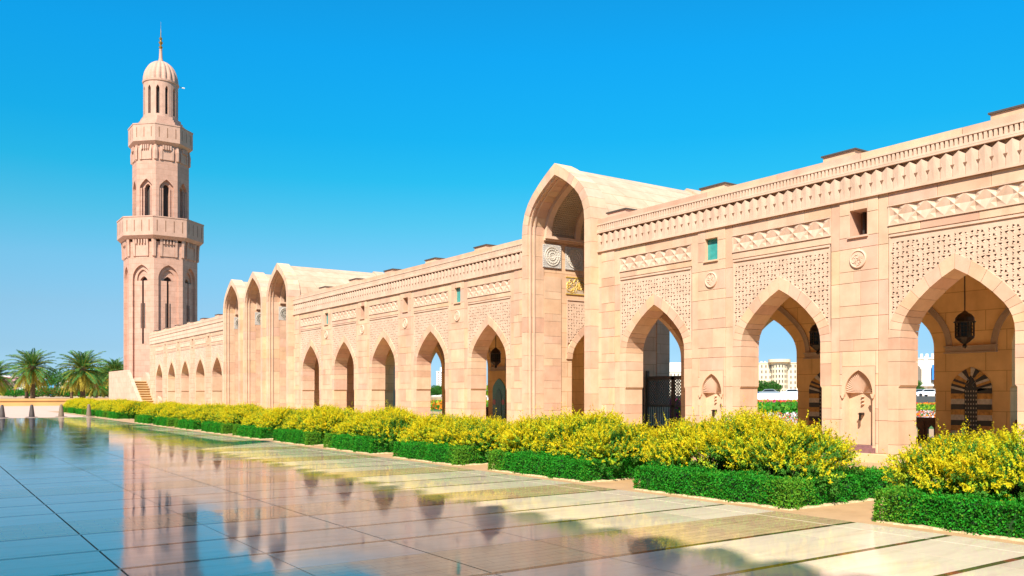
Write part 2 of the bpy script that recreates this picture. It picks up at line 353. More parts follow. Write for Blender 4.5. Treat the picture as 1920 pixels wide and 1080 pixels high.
ARCH = arch
def wall_opening(mb, s0, s1, z0, z1, prof, d0, d1, mi=0, mr=None, back=True, floor_reveal=True):
    """a piece of wall from s0..s1, z0..z1 and depth d0 (front)..d1 with one opening whose outline prof runs left to right from z0 to z0"""
    mr = mi if mr is None else mr
    L, Rr = prof[0][0], prof[-1][0]
    for d, rev in (((d0, False), (d1, True)) if back else ((d0, False),)):
        def q(a, b, c, e):
            ps = [(d, *a), (d, *b), (d, *c), (d, *e)]
            mb.face(ps[::-1] if not rev else ps, mi)
        zL = z0
        q((s0, z0), (L, z0), (L, z1), (s0, z1)); q((Rr, z0), (s1, z0), (s1, z1), (Rr, z1))
        for p, r in zip(prof, prof[1:]):
            if r[0] - p[0] > 1e-6: q(p, r, (r[0], z1), (p[0], z1))
    for p, r in zip(prof, prof[1:]):
        mb.face([(d0, *p), (d1, *p), (d1, *r), (d0, *r)], mr)
    mb.face([(d0, s0, z1), (d0, s1, z1), (d1, s1, z1), (d1, s0, z1)], mi)

XF = 21.0; PITCH = 5.237; Y0 = 11.26; ZB = 0.2; ZTOP = 8.26
A_IN, A_LOW, Z_NOTCH, Z_SPR, RISE = 1.42, 1.47, 2.0, 3.24, 1.62
RING = 0.34
def yc(k): return Y0 + PITCH * k
COURSES = [0.2, 0.45, 1.07, 1.38, 2.0, 2.31, 2.93, 3.24, 3.86, 4.17, 4.79, 5.10, 5.72, 6.03, 6.65, 7.06]
G = 0.009
_cache = {}
def cached(key, fn):
    if key not in _cache: _cache[key] = fn()
    return _cache[key]
def rect_sub(rects, hole):
    """split rectangles (s0, s1, z0, z1) round a rectangular hole"""
    out = []
    for a, b, c, d in rects:
        h0, h1, h2, h3 = hole
        if b <= h0 or a >= h1 or d <= h2 or c >= h3: out.append((a, b, c, d)); continue
        if a < h0: out.append((a, h0, c, d))
        if b > h1: out.append((h1, b, c, d))
        lo, hi = max(a, h0), min(b, h1)
        if c < h2: out.append((lo, hi, c, h2))
        if d > h3: out.append((lo, hi, h3, d))
    return [r for r in out if r[1] - r[0] > 0.04 and r[3] - r[2] > 0.04]

WIN = (-0.26, 0.26, 6.05, 6.75); NICHE = (-0.5, 0.5, 0.40, 2.52)
def pier_rects(half, holes):
    c = half - 0.28; rects = []
    for i in range(len(COURSES) - 1):
        a, b = COURSES[i], COURSES[i + 1]
        cuts = [-c, c] if i % 4 == 0 else ([-c, -c * 0.1, c] if i % 2 else [-c, c * 0.25, c])
        for p, q in zip(cuts, cuts[1:]): rects.append((p, q, a, b, 1))
    z = [0.2, 1.07, 2.0, 2.93, 3.86, 4.79, 5.72, 7.06]
    for a, b in zip(z, z[1:]):
        rects.append((-half, -c, a, b, 0)); rects.append((c, half, a, b, 0))
    res = []
    for a, b, e, f, lv in rects:
        rr = [(a, b, e, f)]
        for h in holes: rr = rect_sub(rr, h)
        res += [(*r, lv) for r in rr]
    return res
def block_mesh(w, h, d):
    """one facing block, front face at x=0, origin at its centre; front arris slightly eased"""
    def mk():
        mb = MB(); e = 0.006; a, b = w / 2 - G / 2, h / 2 - G / 2
        i = mb.pts([(0, -a + e, -b + e), (0, a - e, -b + e), (0, a - e, b - e), (0, -a + e, b - e), (e, -a, -b), (e, a, -b), (e, a, b), (e, -a, b), (d, -a, -b), (d, a, -b), (d, a, b), (d, -a, b)])
        for q in ((0, 3, 2, 1), (0, 1, 5, 4), (1, 2, 6, 5), (2, 3, 7, 6), (3, 0, 4, 7), (4, 5, 9, 8), (5, 6, 10, 9), (6, 7, 11, 10), (7, 4, 8, 11)):
            mb.f.append(tuple(i + k for k in q)); mb.m.append(0)
        return mb.mesh('stone_block', M['block'])
    return cached(('blk', round(w, 3), round(h, 3), round(d, 3)), mk)
def put_blocks(rects, y, x_levels, parent, joined=None, name='stone_block'):
    for a, b, c, e, lv in rects:
        x = x_levels[lv] + random.uniform(-0.0015, 0.0015)
        if joined is not None: joined.box(x, 21.03, y + a + G / 2, y + b - G / 2, c + G / 2, e - G / 2)
        else: link(name, block_mesh(b - a, e - c, 0.045 if lv == 0 else 0.06), parent, (x, y + (a + b) / 2, (c + e) / 2))

def voussoir_meshes(a, rise, w, wr, x0, x1, n, zs, mat, sub=2, fn=None):
    arch = fn or ARCH
    key = ('vou', a, rise, w, wr, x0, x1, n, zs)
    def mk():
        inn = arch(a, rise, n * sub); out = arch(a + w, rise + wr, n * sub); res = []
        for j in range(2 * n):
            seg = range(j * sub, j * sub + sub + 1)
            pi = [Vector((*inn[i], 0)) for i in seg]; po = [Vector((*out[i], 0)) for i in seg]
            # pull the two radial ends in by half a joint
            def pull(P):
                P = list(P); d0 = (P[1] - P[0]).normalized() * G / 2; d1 = (P[-2] - P[-1]).normalized() * G / 2
                P[0] = P[0] + d0; P[-1] = P[-1] + d1; return P
            poly = [(p.x, p.y + zs) for p in pull(pi)] + [(p.x, p.y + zs) for p in pull(po)[::-1]]
            mb = MB(); mb.prism_x(poly, x0, x1); res.append(mb.mesh('voussoir', mat, recalc=True))
        return res
    return cached(key, mk)

# carved lattice over each arch
def lattice_mesh(half, ztop, a_out, rise_out, zs, thick=0.045):
    def mk():
        mb = MB(); cw, ch = 0.138, 0.128; nx = int(round(2 * half / cw)); cw = 2 * half / nx; nz = int((ztop - zs) / ch)
        out = arch(a_out, rise_out, 24)
        def zo(s):
            for p, q in zip(out, out[1:]):
                if p[0] <= s <= q[0] + 1e-9 and q[0] > p[0]: return zs + p[1] + (q[1] - p[1]) * (s - p[0]) / (q[0] - p[0])
            return zs
        for j in range(nz):
            z1 = ztop - j * ch; z0 = z1 - ch
            for i in range(nx):
                s0 = -half + i * cw; s1 = s0 + cw; near = min(abs(s0), abs(s1)) if s0 * s1 > 0 else 0
                lim = max(zo(s0 + 1e-4), zo(s1 - 1e-4))
                if z0 < lim - 0.13: continue
                if j == 0: mb.face([(0, s0, z0), (0, s0, z1), (0, s1, z1), (0, s1, z0)]); continue
                cx, cz = (s0 + s1) / 2, (z0 + z1) / 2
                k = (i + 2 * j) % 6
                rot = {0: 0.4, 1: 2.6, 2: 1.2, 3: 3.4, 4: 5.2, 5: 4.4}[k]
                r = 0.052 if (i * 3 + j * 5) % 7 else 0.032
                cx += 0.016 * math.cos(rot * 2); cz += 0.014 * math.sin(rot * 3)
                tri = [(cx + r * 1.25 * math.cos(rot), cz + r * 1.25 * math.sin(rot)), (cx + r * 0.9 * math.cos(rot + 2.3), cz + r * 0.9 * math.sin(rot + 2.3)), (cx + r * 0.9 * math.cos(rot - 2.3), cz + r * 0.9 * math.sin(rot - 2.3))]
                tri.sort(key=lambda p: math.atan2(p[1] - cz, p[0] - cx))
                rc = [(s0, z0), (s1, z0), (s1, z1), (s0, z1)]
                base = mb.pts([(0, *p) for p in rc] + [(0, *p) for p in tri] + [(thick, *p) for p in tri])
                # stitch annulus
                ang = lambda p: math.atan2(p[1] - cz, p[0] - cx)
                seq = sorted([(ang(p), 'r', q) for q, p in enumerate(rc)] + [(ang(p), 't', q) for q, p in enumerate(tri)])
                lr = max((s for s in seq if s[1] == 'r'))[2]; lt = max((s for s in seq if s[1] == 't'))[2]
                for _, kind, q in seq:
                    if kind == 'r': mb.f.append((base + lr, base + 4 + lt, base + q)); lr = q
                    else: mb.f.append((base + lr, base + 4 + lt, base + 4 + q)); lt = q
                    mb.m.append(0)
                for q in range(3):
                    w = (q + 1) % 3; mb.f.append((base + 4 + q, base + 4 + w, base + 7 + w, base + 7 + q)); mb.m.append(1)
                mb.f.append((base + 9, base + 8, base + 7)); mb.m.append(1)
                # a raised petal between holes
                pr = 0.035; px, pz = s0 + 0.02, z0 + 0.02
                mb.face([(0, px, pz), (-0.012, px + pr, pz + pr * 0.4), (0, px + pr * 1.6, pz + pr * 1.4)]); mb.face([(0, px, pz), (0, px + pr * 0.2, pz + pr * 1.5), (-0.012, px + pr, pz + pr * 0.4)])
        # frame moulding round three sides
        mb.box(-0.035, 0.0, -half - 0.03, half + 0.03, ztop, ztop + 0.06); mb.box(-0.02, 0.0, -half - 0.04, -half, zs + 0.25, ztop); mb.box(-0.02, 0.0, half, half + 0.04, zs + 0.25, ztop)
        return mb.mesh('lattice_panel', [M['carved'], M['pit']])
    return cached(('lat', half, ztop, a_out), mk)
def star_mesh(half, z0, z1):
    def mk():
        mb = MB(); h = z1 - z0; n = int(round(2 * half / h)); w = 2 * half / n; zc = (z0 + z1) / 2
        mb.face([(0.05, -half, z0), (0.05, -half, z1), (0.05, half, z1), (0.05, half, z0)])
        for i in range(n):
            s0 = -half + i * w; s1 = s0 + w; c = (s0 + s1) / 2
            ring = [(s0, z0), (c, z0), (s1, z0), (s1, zc), (s1, z1), (c, z1), (s0, z1), (s0, zc)]
            dep = [-0.02, 0.03, -0.02, 0.02, -0.02, 0.03, -0.02, 0.02]
            inn = [(c + (p[0] - c) * 0.5, zc + (p[1] - zc) * 0.5) for p in ring]; di = [0.0, 0.035, -0.02, 0.03] * 2
            for q in range(8):
                r = (q + 1) % 8
                mb.face([(dep[q], *ring[q]), (di[q], *inn[q]), (di[r], *inn[r])]); mb.face([(dep[q], *ring[q]), (di[r], *inn[r]), (dep[r], *ring[r])])
                mb.face([(di[q], *inn[q]), (-0.012, c, zc), (di[r], *inn[r])])
        mb.box(-0.02, 0.06, half, half + 0.028, z0, z1); mb.box(-0.02, 0.06, -half - 0.028, -half, z0, z1)
        mb.box(-0.035, 0.05, -half - 0.03, half + 0.03, z1, z1 + 0.03); mb.box(-0.035, 0.05, -half - 0.03, half + 0.03, z0 - 0.03, z0)
        return mb.mesh('star_frieze', M['carved'])
    return cached(('star', half, z0), mk)
def medallion_mesh():
    def mk():
        mb = MB(T=lambda x, y, z: (-z, x, y)); mb.lathe((0, 0, 0), [(0.25, 0), (0.25, 0.03), (0.235, 0.045), (0.215, 0.045), (0.205, 0.025), (0.0, 0.025)], 28)
        rnd = random.Random(3)
        mb.T = None
        for q in range(9):
            a0 = rnd.uniform(0, 6.28); r0 = rnd.uniform(0.03, 0.12); cx, cz = 0.09 * math.cos(q * 0.9), 0.09 * math.sin(q * 0.9)
            path = [(-0.03, cx + r0 * 0.7 * math.cos(a0 + t * 0.55), cz + r0 * math.sin(a0 + t * 0.5)) for t in range(8)]
            mb.tube([p for p in path if p[1] ** 2 + p[2] ** 2 < 0.19 ** 2][:8] or path[:2], 0.012, 4)
        return mb.mesh('medallion', M['carved'])
    return cached('medal', mk)
def window_parts(parent, y, glass):
    s0, s1, z0, z1 = WIN
    def mk():
        mb = MB()
        mb.face([(-0.03, s0, z0), (0.55, s0, z0), (0.55, s0, z1), (-0.03, s0, z1)]); mb.face([(-0.03, s1, z0), (-0.03, s1, z1), (0.55, s1, z1), (0.55, s1, z0)])
        mb.face([(-0.03, s0, z1), (0.55, s0, z1), (0.55, s1, z1), (-0.03, s1, z1)]); mb.face([(-0.03, s0, z0), (-0.03, s1, z0), (0.55, s1, z0), (0.55, s0, z0)])
        mb.box(-0.09, 0.0, s0 - 0.04, s1 + 0.04, z0 - 0.05, z0)
        return mb.mesh('window', M['block'])
    w = link('window', cached('win', mk), parent, (XF, y, 0))
    link('pane', cached(('pane', glass), lambda: MB().box(0, 0.02, s0, s1, z0, z1).mesh('pane', M['teal'] if glass else M['pit'])), w, (0.10 if glass else 0.50, 0, 0))  # open windows get a brown sheet painted as their dim inside
    if not glass: link('mullion', cached('mull', lambda: MB().box(0, 0.06, 0.06, 0.12, z0, z1).mesh('mullion', M['dark'])), w, (0.35, 0, 0))
def niche_parts(parent, y):
    def fr():
        mb = MB(); pr = [(-0.42, 0.40)] + [(s, 1.80 + z) for s, z in arch(0.42, 0.62, 8)] + [(0.42, 0.40)]
        wall_opening(mb, NICHE[0], NICHE[1], NICHE[2], NICHE[3], pr, -0.035, 0.20, back=False)
        mb.box(0.2, 0.22, -0.42, 0.42, 0.4, 2.5)
        for s in (-0.45, 0.45): mb.prism_x([(s - 0.07, 1.78), (s + 0.07, 1.78), (s + 0.02, 1.66), (s - 0.02, 1.66)], -0.085, -0.035)
        return mb.mesh('niche', M['block'])
    def shell():
        mb = MB(); nf = 13; b = (0.0, 1.80)
        out = arch(0.41, 0.60, 13)
        for i in range(len(out) - 1):
            p, q = out[i], out[i + 1]; m = ((p[0] + q[0]) / 2, (p[1] + q[1]) / 2)
            P = lambda c, d: (d, c[0], 1.80 + c[1])
            mb.face([(0.19, b[0], b[1]), P(m, 0.02), P(p, 0.09)]); mb.face([(0.19, b[0], b[1]), P(q, 0.09), P(m, 0.02)])
            for k in (p, q):
                mb.face([P(k, 0.09), (0.2, b[0], b[1]), P((k[0] * 0.98, k[1]), 0.2)])
        for k in range(3): mb.lathe((0.17, 0, 1.70 - 0.1 * k), [(0.0, -0.03), (0.05, 0), (0.0, 0.03)], 8)
        return mb.mesh('shell_carving', M['carved'])
    n = link('fountain_niche', cached('nfr', fr), parent, (XF, y, 0))
    link('shell_carving', cached('nsh', shell), n)
    link('spout', cached('nsp', lambda: MB().box(0.05, 0.2, -0.035, 0.035, 1.20, 1.27).box(0.02, 0.08, -0.02, 0.02, 1.06, 1.2).box(0.02, 0.07, -0.05, 0.05, 1.22, 1.25).mesh('spout', M['bronze'])), n)
    link('basin', cached('nba', lambda: MB().box(-0.16, 0.2, -0.5, 0.5, 0.2, 0.34).box(-0.12, 0.2, -0.42, 0.42, 0.34, 0.40).mesh('basin', M['purple'])), n)

def fret_mesh(L):
    mb = MB(); n = int(L / 0.117); w = L / n
    for i in range(n):
        mb.box(-0.06, 0.0, i * w, i * w + w * 0.62, 7.85, 8.03); mb.prism_x([(i * w + w * 0.3, 7.83), (i * w + w * 0.8, 7.79), (i * w - w * 0.2 + 0.001, 7.79)], -0.085, -0.05)
    mb.box(-0.075, 0.0, 0, L, 8.03, 8.08); mb.box(-0.075, 0.0, 0, L, 7.80, 7.85)
    return mb.mesh('fret_band', M['carved'])
def pleat_mesh(L):
    mb = MB(); n = int(round(L / 0.315)); w = L / n; z0, z1 = 7.10, 7.71
    for i in range(n):
        a, c, b = i * w, (i + 0.5) * w, (i + 1) * w; g = 0.006; zs_ = z1 - 0.10
        # gabled panel with a soft ridge; the notch between gables falls back to the wall
        mb.face([(-0.035, a + g, z0), (-0.035, a + g, zs_), (-0.062, c, z1), (-0.045, c, z0)]); mb.face([(-0.045, c, z0), (-0.062, c, z1), (-0.035, b - g, zs_), (-0.035, b - g, z0)])
        mb.face([(-0.035, a + g, zs_), (0.03, a + g, zs_), (0.03, c, z1), (-0.062, c, z1)]); mb.face([(-0.062, c, z1), (0.03, c, z1), (0.03, b - g, zs_), (-0.035, b - g, zs_)])
        mb.face([(-0.035, a + g, z0), (0.03, a + g, z0), (0.03, a + g, zs_), (-0.035, a + g, zs_)]); mb.face([(-0.035, b - g, z0), (-0.035, b - g, zs_), (0.03, b - g, zs_), (0.03, b - g, z0)])
        mb.prism_x([(a - 0.05 + 0.001, 7.40), (a + 0.05, 7.40), (a, 7.31)], -0.05, -0.03, 1)  # dark triangle laid on as the shade of a pit
    mb.box(-0.082, 0.0, 0, L, 7.735, 7.80); 
    mb.box(-0.07, 0.0, 0, L, 7.04, 7.10)
    return mb.mesh('zigzag_band', [M['carved'], M['pit']])

def cornice(parent, ya, yb):
    L = yb - ya
    link('zigzag_band', pleat_mesh(L), parent, (XF - 0.02, ya, 0))
    link('fret_band', fret_mesh(L), parent, (XF - 0.02, ya, 0))
    n = max(1, int(round(L / 2.6)))
    for i in range(n):
        w = L / n
        link('coping_stone', cached(('cop', round(w, 3)), lambda: MB().box(-0.03, 0.9, G, w - G, 8.083, 8.26).mesh('coping_stone', M['block'])), parent, (XF - 0.02 + random.uniform(-.003, .003), ya + i * w, random.uniform(-.004, .004)))

def carved_band_mesh():
    """carved rope moulding round a rear arch"""
    def mk():
        mb = MB(); inn = arch(A_IN + 0.42, RISE + 0.42, 40)
        for p, q in zip(inn, inn[1:]):
            d = Vector((q[0] - p[0], q[1] - p[1])).normalized(); nrm = Vector((-d.y, d.x))
            for side, w in ((0.0, 0.03), (0.15, 0.03)):
                a = [(p[0] + nrm.x * side, p[1] + nrm.y * side), (q[0] + nrm.x * side, q[1] + nrm.y * side), (q[0] + nrm.x * (side + w), q[1] + nrm.y * (side + w)), (p[0] + nrm.x * (side + w), p[1] + nrm.y * (side + w))]
                mb.prism_x([(s, z + Z_SPR) for s, z in a], -0.06, 0.0)
            for u in (0.1, 0.6):
                bx, bz = p[0] + (q[0] - p[0]) * u, p[1] + (q[1] - p[1]) * u
                a = [(bx + nrm.x * 0.03, bz + nrm.y * 0.03), (bx + nrm.x * 0.03 + d.x * .035, bz + nrm.y * 0.03 + d.y * .035), (bx + nrm.x * 0.15 + d.x * .075, bz + nrm.y * 0.15 + d.y * .075), (bx + nrm.x * 0.15 + d.x * .04, bz + nrm.y * 0.15 + d.y * .04)]
                mb.prism_x([(s, z + Z_SPR) for s, z in a], -0.045, 0.0)
        return mb.mesh('carved_archivolt', M['coffer'])
    return cached('cband', mk)
def striped_niche(parent, y, x, teal=False):
    def frame():
        mb = MB(); a, zs, rs, z0 = 0.62, 1.95, 0.66, 0.3
        out = arch(a, rs, 8); k = 0
        if teal:
            pr = [(-a, z0)] + [(s, zs + z) for s, z in out] + [(a, z0)]
            mb.prism_x(pr, -0.05, 0.0, 0); inn = [(-0.28, z0)] + [(s, 1.55 + z) for s, z in arch(0.28, 0.5, 6)] + [(0.28, z0)]
            mb.prism_x(inn, -0.07, -0.05, 1)
            for s in (-0.44, 0.44): mb.prism_x([(s + 0.13 * math.cos(t * math.pi / 4), 1.3 + 0.16 * math.sin(t * math.pi / 4)) for t in range(8)], -0.065, -0.05, 2)
            return mb.mesh('tiled_niche', [M['tealtile'], M['tealdark'], M['pinktile']])
        z = z0
        while z < zs - 0.02:
            h = 0.165
            for c in ((-a, -0.2), (0.2, a)): mb.box(-0.05, 0.0, c[0], c[1], z, min(z + h, zs), (0, 1, 2, 0)[k % 3] if k % 3 else 0)
            k += 1; z += h
        inn = arch(0.2, 0.5, 8)
        for i in range(len(out) - 1):
            j = i // 1
            poly = [(out[i][0], zs + out[i][1]), (out[i + 1][0], zs + out[i + 1][1]), (inn[i + 1][0], zs - 0.1 + inn[i + 1][1]), (inn[i][0], zs - 0.1 + inn[i][1])]
            mb.prism_x(poly, -0.05 - 0.001 * (i % 2), 0.0, (1, 0, 2, 1, 0, 2, 0, 1, 2, 0, 1, 2, 0, 2, 0, 1)[i % 16])
        pr = [(-0.2, z0)] + [(s, zs - 0.1 + q) for s, q in inn] + [(0.2, z0)]
        mb.prism_x(pr, -0.03, 0.0, 0)
        for i in range(5):
            for q in range(12):
                s = -0.16 + i * 0.08; zz = 0.4 + q * 0.13
                mb.box(-0.04, -0.03, s - 0.012, s + 0.012, zz, zz + 0.05, 1)
        for s in (-0.1, 0.1):
            for q in range(2): mb.tube([(-0.045, s + 0.06 * math.sin(t * 1.05), 1.98 + q * 0.0 + t * 0.045) for t in range(8)], 0.01, 4, 1)
        return mb.mesh('striped_niche', [M['blackstone'], M['ivory'], M['ochre']])
    link('tiled_niche' if teal else 'striped_niche', cached(('nich', teal), frame), parent, (x, y, 0))

XR = 26.85   # inner face of the rear wall
def bay_profile(a=A_IN, lo=A_LOW, zb=ZB, rise=RISE, n=16, notch=True):
    top = [(s, Z_SPR + z) for s, z in arch(a, rise, n)]
    if notch: return [(-lo, zb), (-lo, Z_NOTCH - 0.05), (-a, Z_NOTCH + 0.02)] + top + [(a, Z_NOTCH + 0.02), (lo, Z_NOTCH - 0.05), (lo, zb)]
    return [(-lo, zb)] + top + [(lo, zb)]

def build_wing(name, label, ks, ya, yb, detail, windows, niches, rear, parapets):
    w = thing(name, label, 'arcade', (0, 0, 0), 'stretches of the sandstone arcade')
    joined = None if detail else MB()
    # core wall
    core = MB()
    bo = A_LOW + 0.012
    for k in ks:
        y = yc(k); s0 = max(-PITCH / 2, ya - y) if k == ks[0] else -PITCH / 2; s1 = min(PITCH / 2, yb - y) if k == ks[-1] else PITCH / 2
        if k == ks[0]: s0 = ya - y
        if k == ks[-1]: s1 = yb - y
        mbk = MB(T=lambda d, s, z, y=y: (d, y + s, z))
        top = [(s, Z_SPR + z) for s, z in arch(bo, RISE + 0.06, 16)]
        pr = [(-bo, ZB)] + top + [(bo, ZB)]
        wall_opening(mbk, s0, s1, ZB, 6.0, pr, XF + 0.26, XF + 0.80)
        n0 = len(core.v); core.v += mbk.v; core.f += [tuple(i + n0 for i in f) for f in mbk.f]; core.m += mbk.m
    # wall above 6.0 with window holes
    hl = sorted(yv for yv, g in windows); cur = ya; WC = (WIN[0] - 0.012, WIN[1] + 0.012, WIN[2] - 0.012, WIN[3] + 0.012)
    for yv in hl:
        core.box(XF + 0.262, XF + 0.80, cur, yv + WC[0], 6.0, 8.08); core.box(XF + 0.262, XF + 0.84, yv + WC[0], yv + WC[1], 6.0, WC[2]); core.box(XF + 0.262, XF + 0.84, yv + WC[0], yv + WC[1], WC[3], 8.08); cur = yv + WC[1]
    core.box(XF + 0.262, XF + 0.80, cur, yb, 6.0, 8.08); core.box(XF + 0.022, XF + 0.262, ya, yb, 7.064, 8.08)
    link('wall', core.mesh('wall', M['joint'] if detail else M['joint']), w)
    # facing blocks on the piers
    X2 = [XF - 0.015, XF - 0.035]
    half = PITCH / 2 - (A_IN + RING)
    piers = []
    for k in ks[:-1]: piers.append((yc(k) + PITCH / 2, half))
    y_l = yc(ks[0]) - (A_IN + RING); piers.append(((ya + y_l) / 2, (y_l - ya) / 2))
    y_r = yc(ks[-1]) + (A_IN + RING); piers.append(((yb + y_r) / 2, (yb - y_r) / 2))
    mort = MB()
    for py, ph in piers:
        hs2 = [h for h, vv in ((WC, [q[0] for q in windows]), (NICHE, niches)) if any(abs(py - v_) < 0.1 for v_ in vv)]
        rr = [(-ph + 0.004, ph - 0.004, 0.2, 7.06)]
        for h in hs2: rr = rect_sub(rr, h)
        for a_, b_, c_, d_ in rr: mort.box(XF + 0.022, XF + 0.262, py + a_, py + b_, c_, d_)
    for k in ks: mort.box(XF + 0.022, XF + 0.262, yc(k) - A_IN - RING + 0.004, yc(k) + A_IN + RING - 0.004, 5.93, 7.06)
    link('mortar', mort.mesh('mortar', M['joint']), w)
    for py, ph in piers:
        if ph < 0.3: continue
        holes = []
        if any(abs(py - yv) < 0.1 for yv, g in windows): holes.append(WIN)
        if any(abs(py - nv) < 0.1 for nv in niches): holes.append(NICHE)
        put_blocks(pier_rects(ph, holes), py, X2, w, joined)
    HP = A_IN + RING
    for k in ks:
        y = yc(k)
        tz = [(5.96, 6.17), (6.71, 7.04)]
        rects = []
        for i, (a, b) in enumerate(tz):
            cuts = [-HP, -HP / 3, HP / 2, HP] if i == 0 else [-HP, -HP / 2, HP / 4, HP]
            rects += [(p, q, a, b, 0) for p, q in zip(cuts, cuts[1:])]
        put_blocks(rects, y, X2, w, joined)
        link('star_frieze', star_mesh(HP - 0.03, 6.20, 6.68), w, (XF - 0.01, y, 0))
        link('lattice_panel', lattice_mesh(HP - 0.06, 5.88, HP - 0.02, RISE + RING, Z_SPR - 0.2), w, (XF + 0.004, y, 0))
        # arch ring of voussoirs on quoined jambs
        ar = link('arch_ring', None, w, (0, y, 0))
        vms = voussoir_meshes(A_IN, RISE, RING, RING + 0.04, XF - 0.02, XF + 0.81, 8 if detail else 4, Z_SPR, M['block'], sub=1 if detail else 2)
        for vm in vms: link('voussoir', vm, ar)
        zz = [0.2, 0.45, 1.07, 1.38, 2.0, 2.62, 2.93, 3.24] if detail else [0.2, 2.0, 3.24]
        for a, b in zip(zz, zz[1:]):
            for sd in (-1, 1):
                def mk(a=a, b=b, sd=sd):
                    inner = A_LOW if b <= Z_NOTCH + 1e-6 else A_IN
                    mb = MB(); y0, y1 = sorted((sd * inner, sd * HP))
                    if abs(b - Z_NOTCH) < 1e-6:   # stop chamfer
                        mb.box(XF - 0.02, XF + 0.81, y0 , y1, a + G / 2, b - 0.05)
                        p = [(sd * A_LOW, b - 0.05), (sd * A_IN, b + 0.0), (sd * HP, b + 0.0), (sd * HP, b - 0.05)]
                        mb.prism_x(p, XF - 0.02, XF + 0.81)
                    else: mb.box(XF - 0.02, XF + 0.81, y0, y1, a + G / 2, b - G / 2)
                    return mb.mesh('jamb_stone', M['block'], recalc=True)
                link('jamb_stone', cached(('jamb', a, b, sd, detail), mk), ar)
    if joined is not None and joined.v: link('stone_facing', joined.mesh('stone_facing', M['far']), w, kind='stuff')
    for yv, g in windows:
        window_parts(w, yv, g)
        if detail: link('medallion', medallion_mesh(), w, (XF - 0.035, yv, 5.42), (random.uniform(0, 6.2), 0, 0))
    for nv in niches: niche_parts(w, nv)
    cornice(w, ya, yb)
    link('plinth', MB().box(XF - 0.55, XF - 0.05, ya, yb, -0.1, 0.2).box(XF - 0.10, XF + 0.9, ya, yb, 0.0, 0.2).mesh('plinth', M['step']), w)
    # roof, rear wall, floor
    link('roof', MB().box(XF + 0.80, XR + 0.8, ya, yb, 6.6, 7.0).box(XF + 0.4, XF + 0.84, ya, yb, 8.0, 8.2).mesh('roof', M['inner']), w)
    link('gallery_floor', MB().box(XF + 0.9, 28.2, ya, yb, 0.0, 0.2).mesh('gallery_floor', M['paving']), w)
    rw = MB()
    for k in ks:
        y = yc(k); s0 = ya - y if k == ks[0] else -PITCH / 2; s1 = yb - y if k == ks[-1] else PITCH / 2
        mbk = MB(T=lambda d, s, z, y=y: (d, y + s, z))
        if k == 4: mbk.box(XR, XR + 0.8, s0, s1, ZB, 7.6)
        else: wall_opening(mbk, s0, s1, ZB, 7.6, bay_profile(rise=RISE - 0.1, n=16), XR, XR + 0.8)
        n0 = len(rw.v); rw.v += mbk.v; rw.f += [tuple(i + n0 for i in f) for f in mbk.f]; rw.m += mbk.m
        if rear and k != 4: link('carved_archivolt', carved_band_mesh(), w, (XR, y, 0))
        if k in parapets and k != 4: 
            def pm():
                mb = MB(); mb.box(0, 0.2, -A_LOW, A_LOW, 0.9, 1.0); mb.box(0, 0.2, -A_LOW, A_LOW, 0.2, 0.35)
                for j in range(6): s = -A_LOW + j * (2 * A_LOW - 0.16) / 5; mb.box(0.02, 0.18, s, s + 0.16, 0.35, 0.9)
                for j in range(5):
                    s = -A_LOW + 0.16 + j * (2 * A_LOW - 0.16) / 5; e = (2 * A_LOW - 0.16) / 5 - 0.16
                    pr = [(s + e / 2 - 0.11, 0.35)] + [(s + e / 2 + q, 0.62 + z) for q, z in arch(0.11, 0.14, 6)] + [(s + e / 2 + 0.11, 0.35)]
                    wall_opening(mb, s, s + e, 0.35, 0.9, pr, 0.05, 0.15)
                return mb.mesh('low_parapet', M['brown_wood'])
            link('low_parapet', cached('lowp', pm), w, (XR + 0.3, y, 0))
    link('rear_wall', rw.mesh('rear_wall', M['inner']), w)
    if rear:
        for k in ks[:-1]:
            y = yc(k) + PITCH / 2
            link('carved_shelf', cached('shelf', lambda: MB().box(-0.10, 0, -0.78, 0.78, Z_SPR - 0.16, Z_SPR).box(-0.16, 0, -0.8, 0.8, Z_SPR - 0.2, Z_SPR - 0.16).box(-0.16, 0, -0.8, 0.8, Z_SPR, Z_SPR + 0.03).mesh('carved_shelf', M['coffer'])), w, (XR, y, 0))
            striped_niche(w, y, XR, teal=(k == 5))
    # small roof hoods standing behind the coping
    for q in range(-3, 22):
        y = 10.0 + 4.64 * q
        if not ya + 0.6 < y < yb - 0.6: continue
        v = link('roof_vent', cached('rv', lambda: MB().box(0, 0.9, -0.50, 0.50, 8.2, 8.47).mesh('roof_vent', M['block'])), w, (XF + 0.2, y, 0))
        link('lid', cached('rvl', lambda: MB().box(-0.04, 0.94, -0.55, 0.55, 8.47, 8.515).mesh('lid', M['roofcap'])), v)
    return w

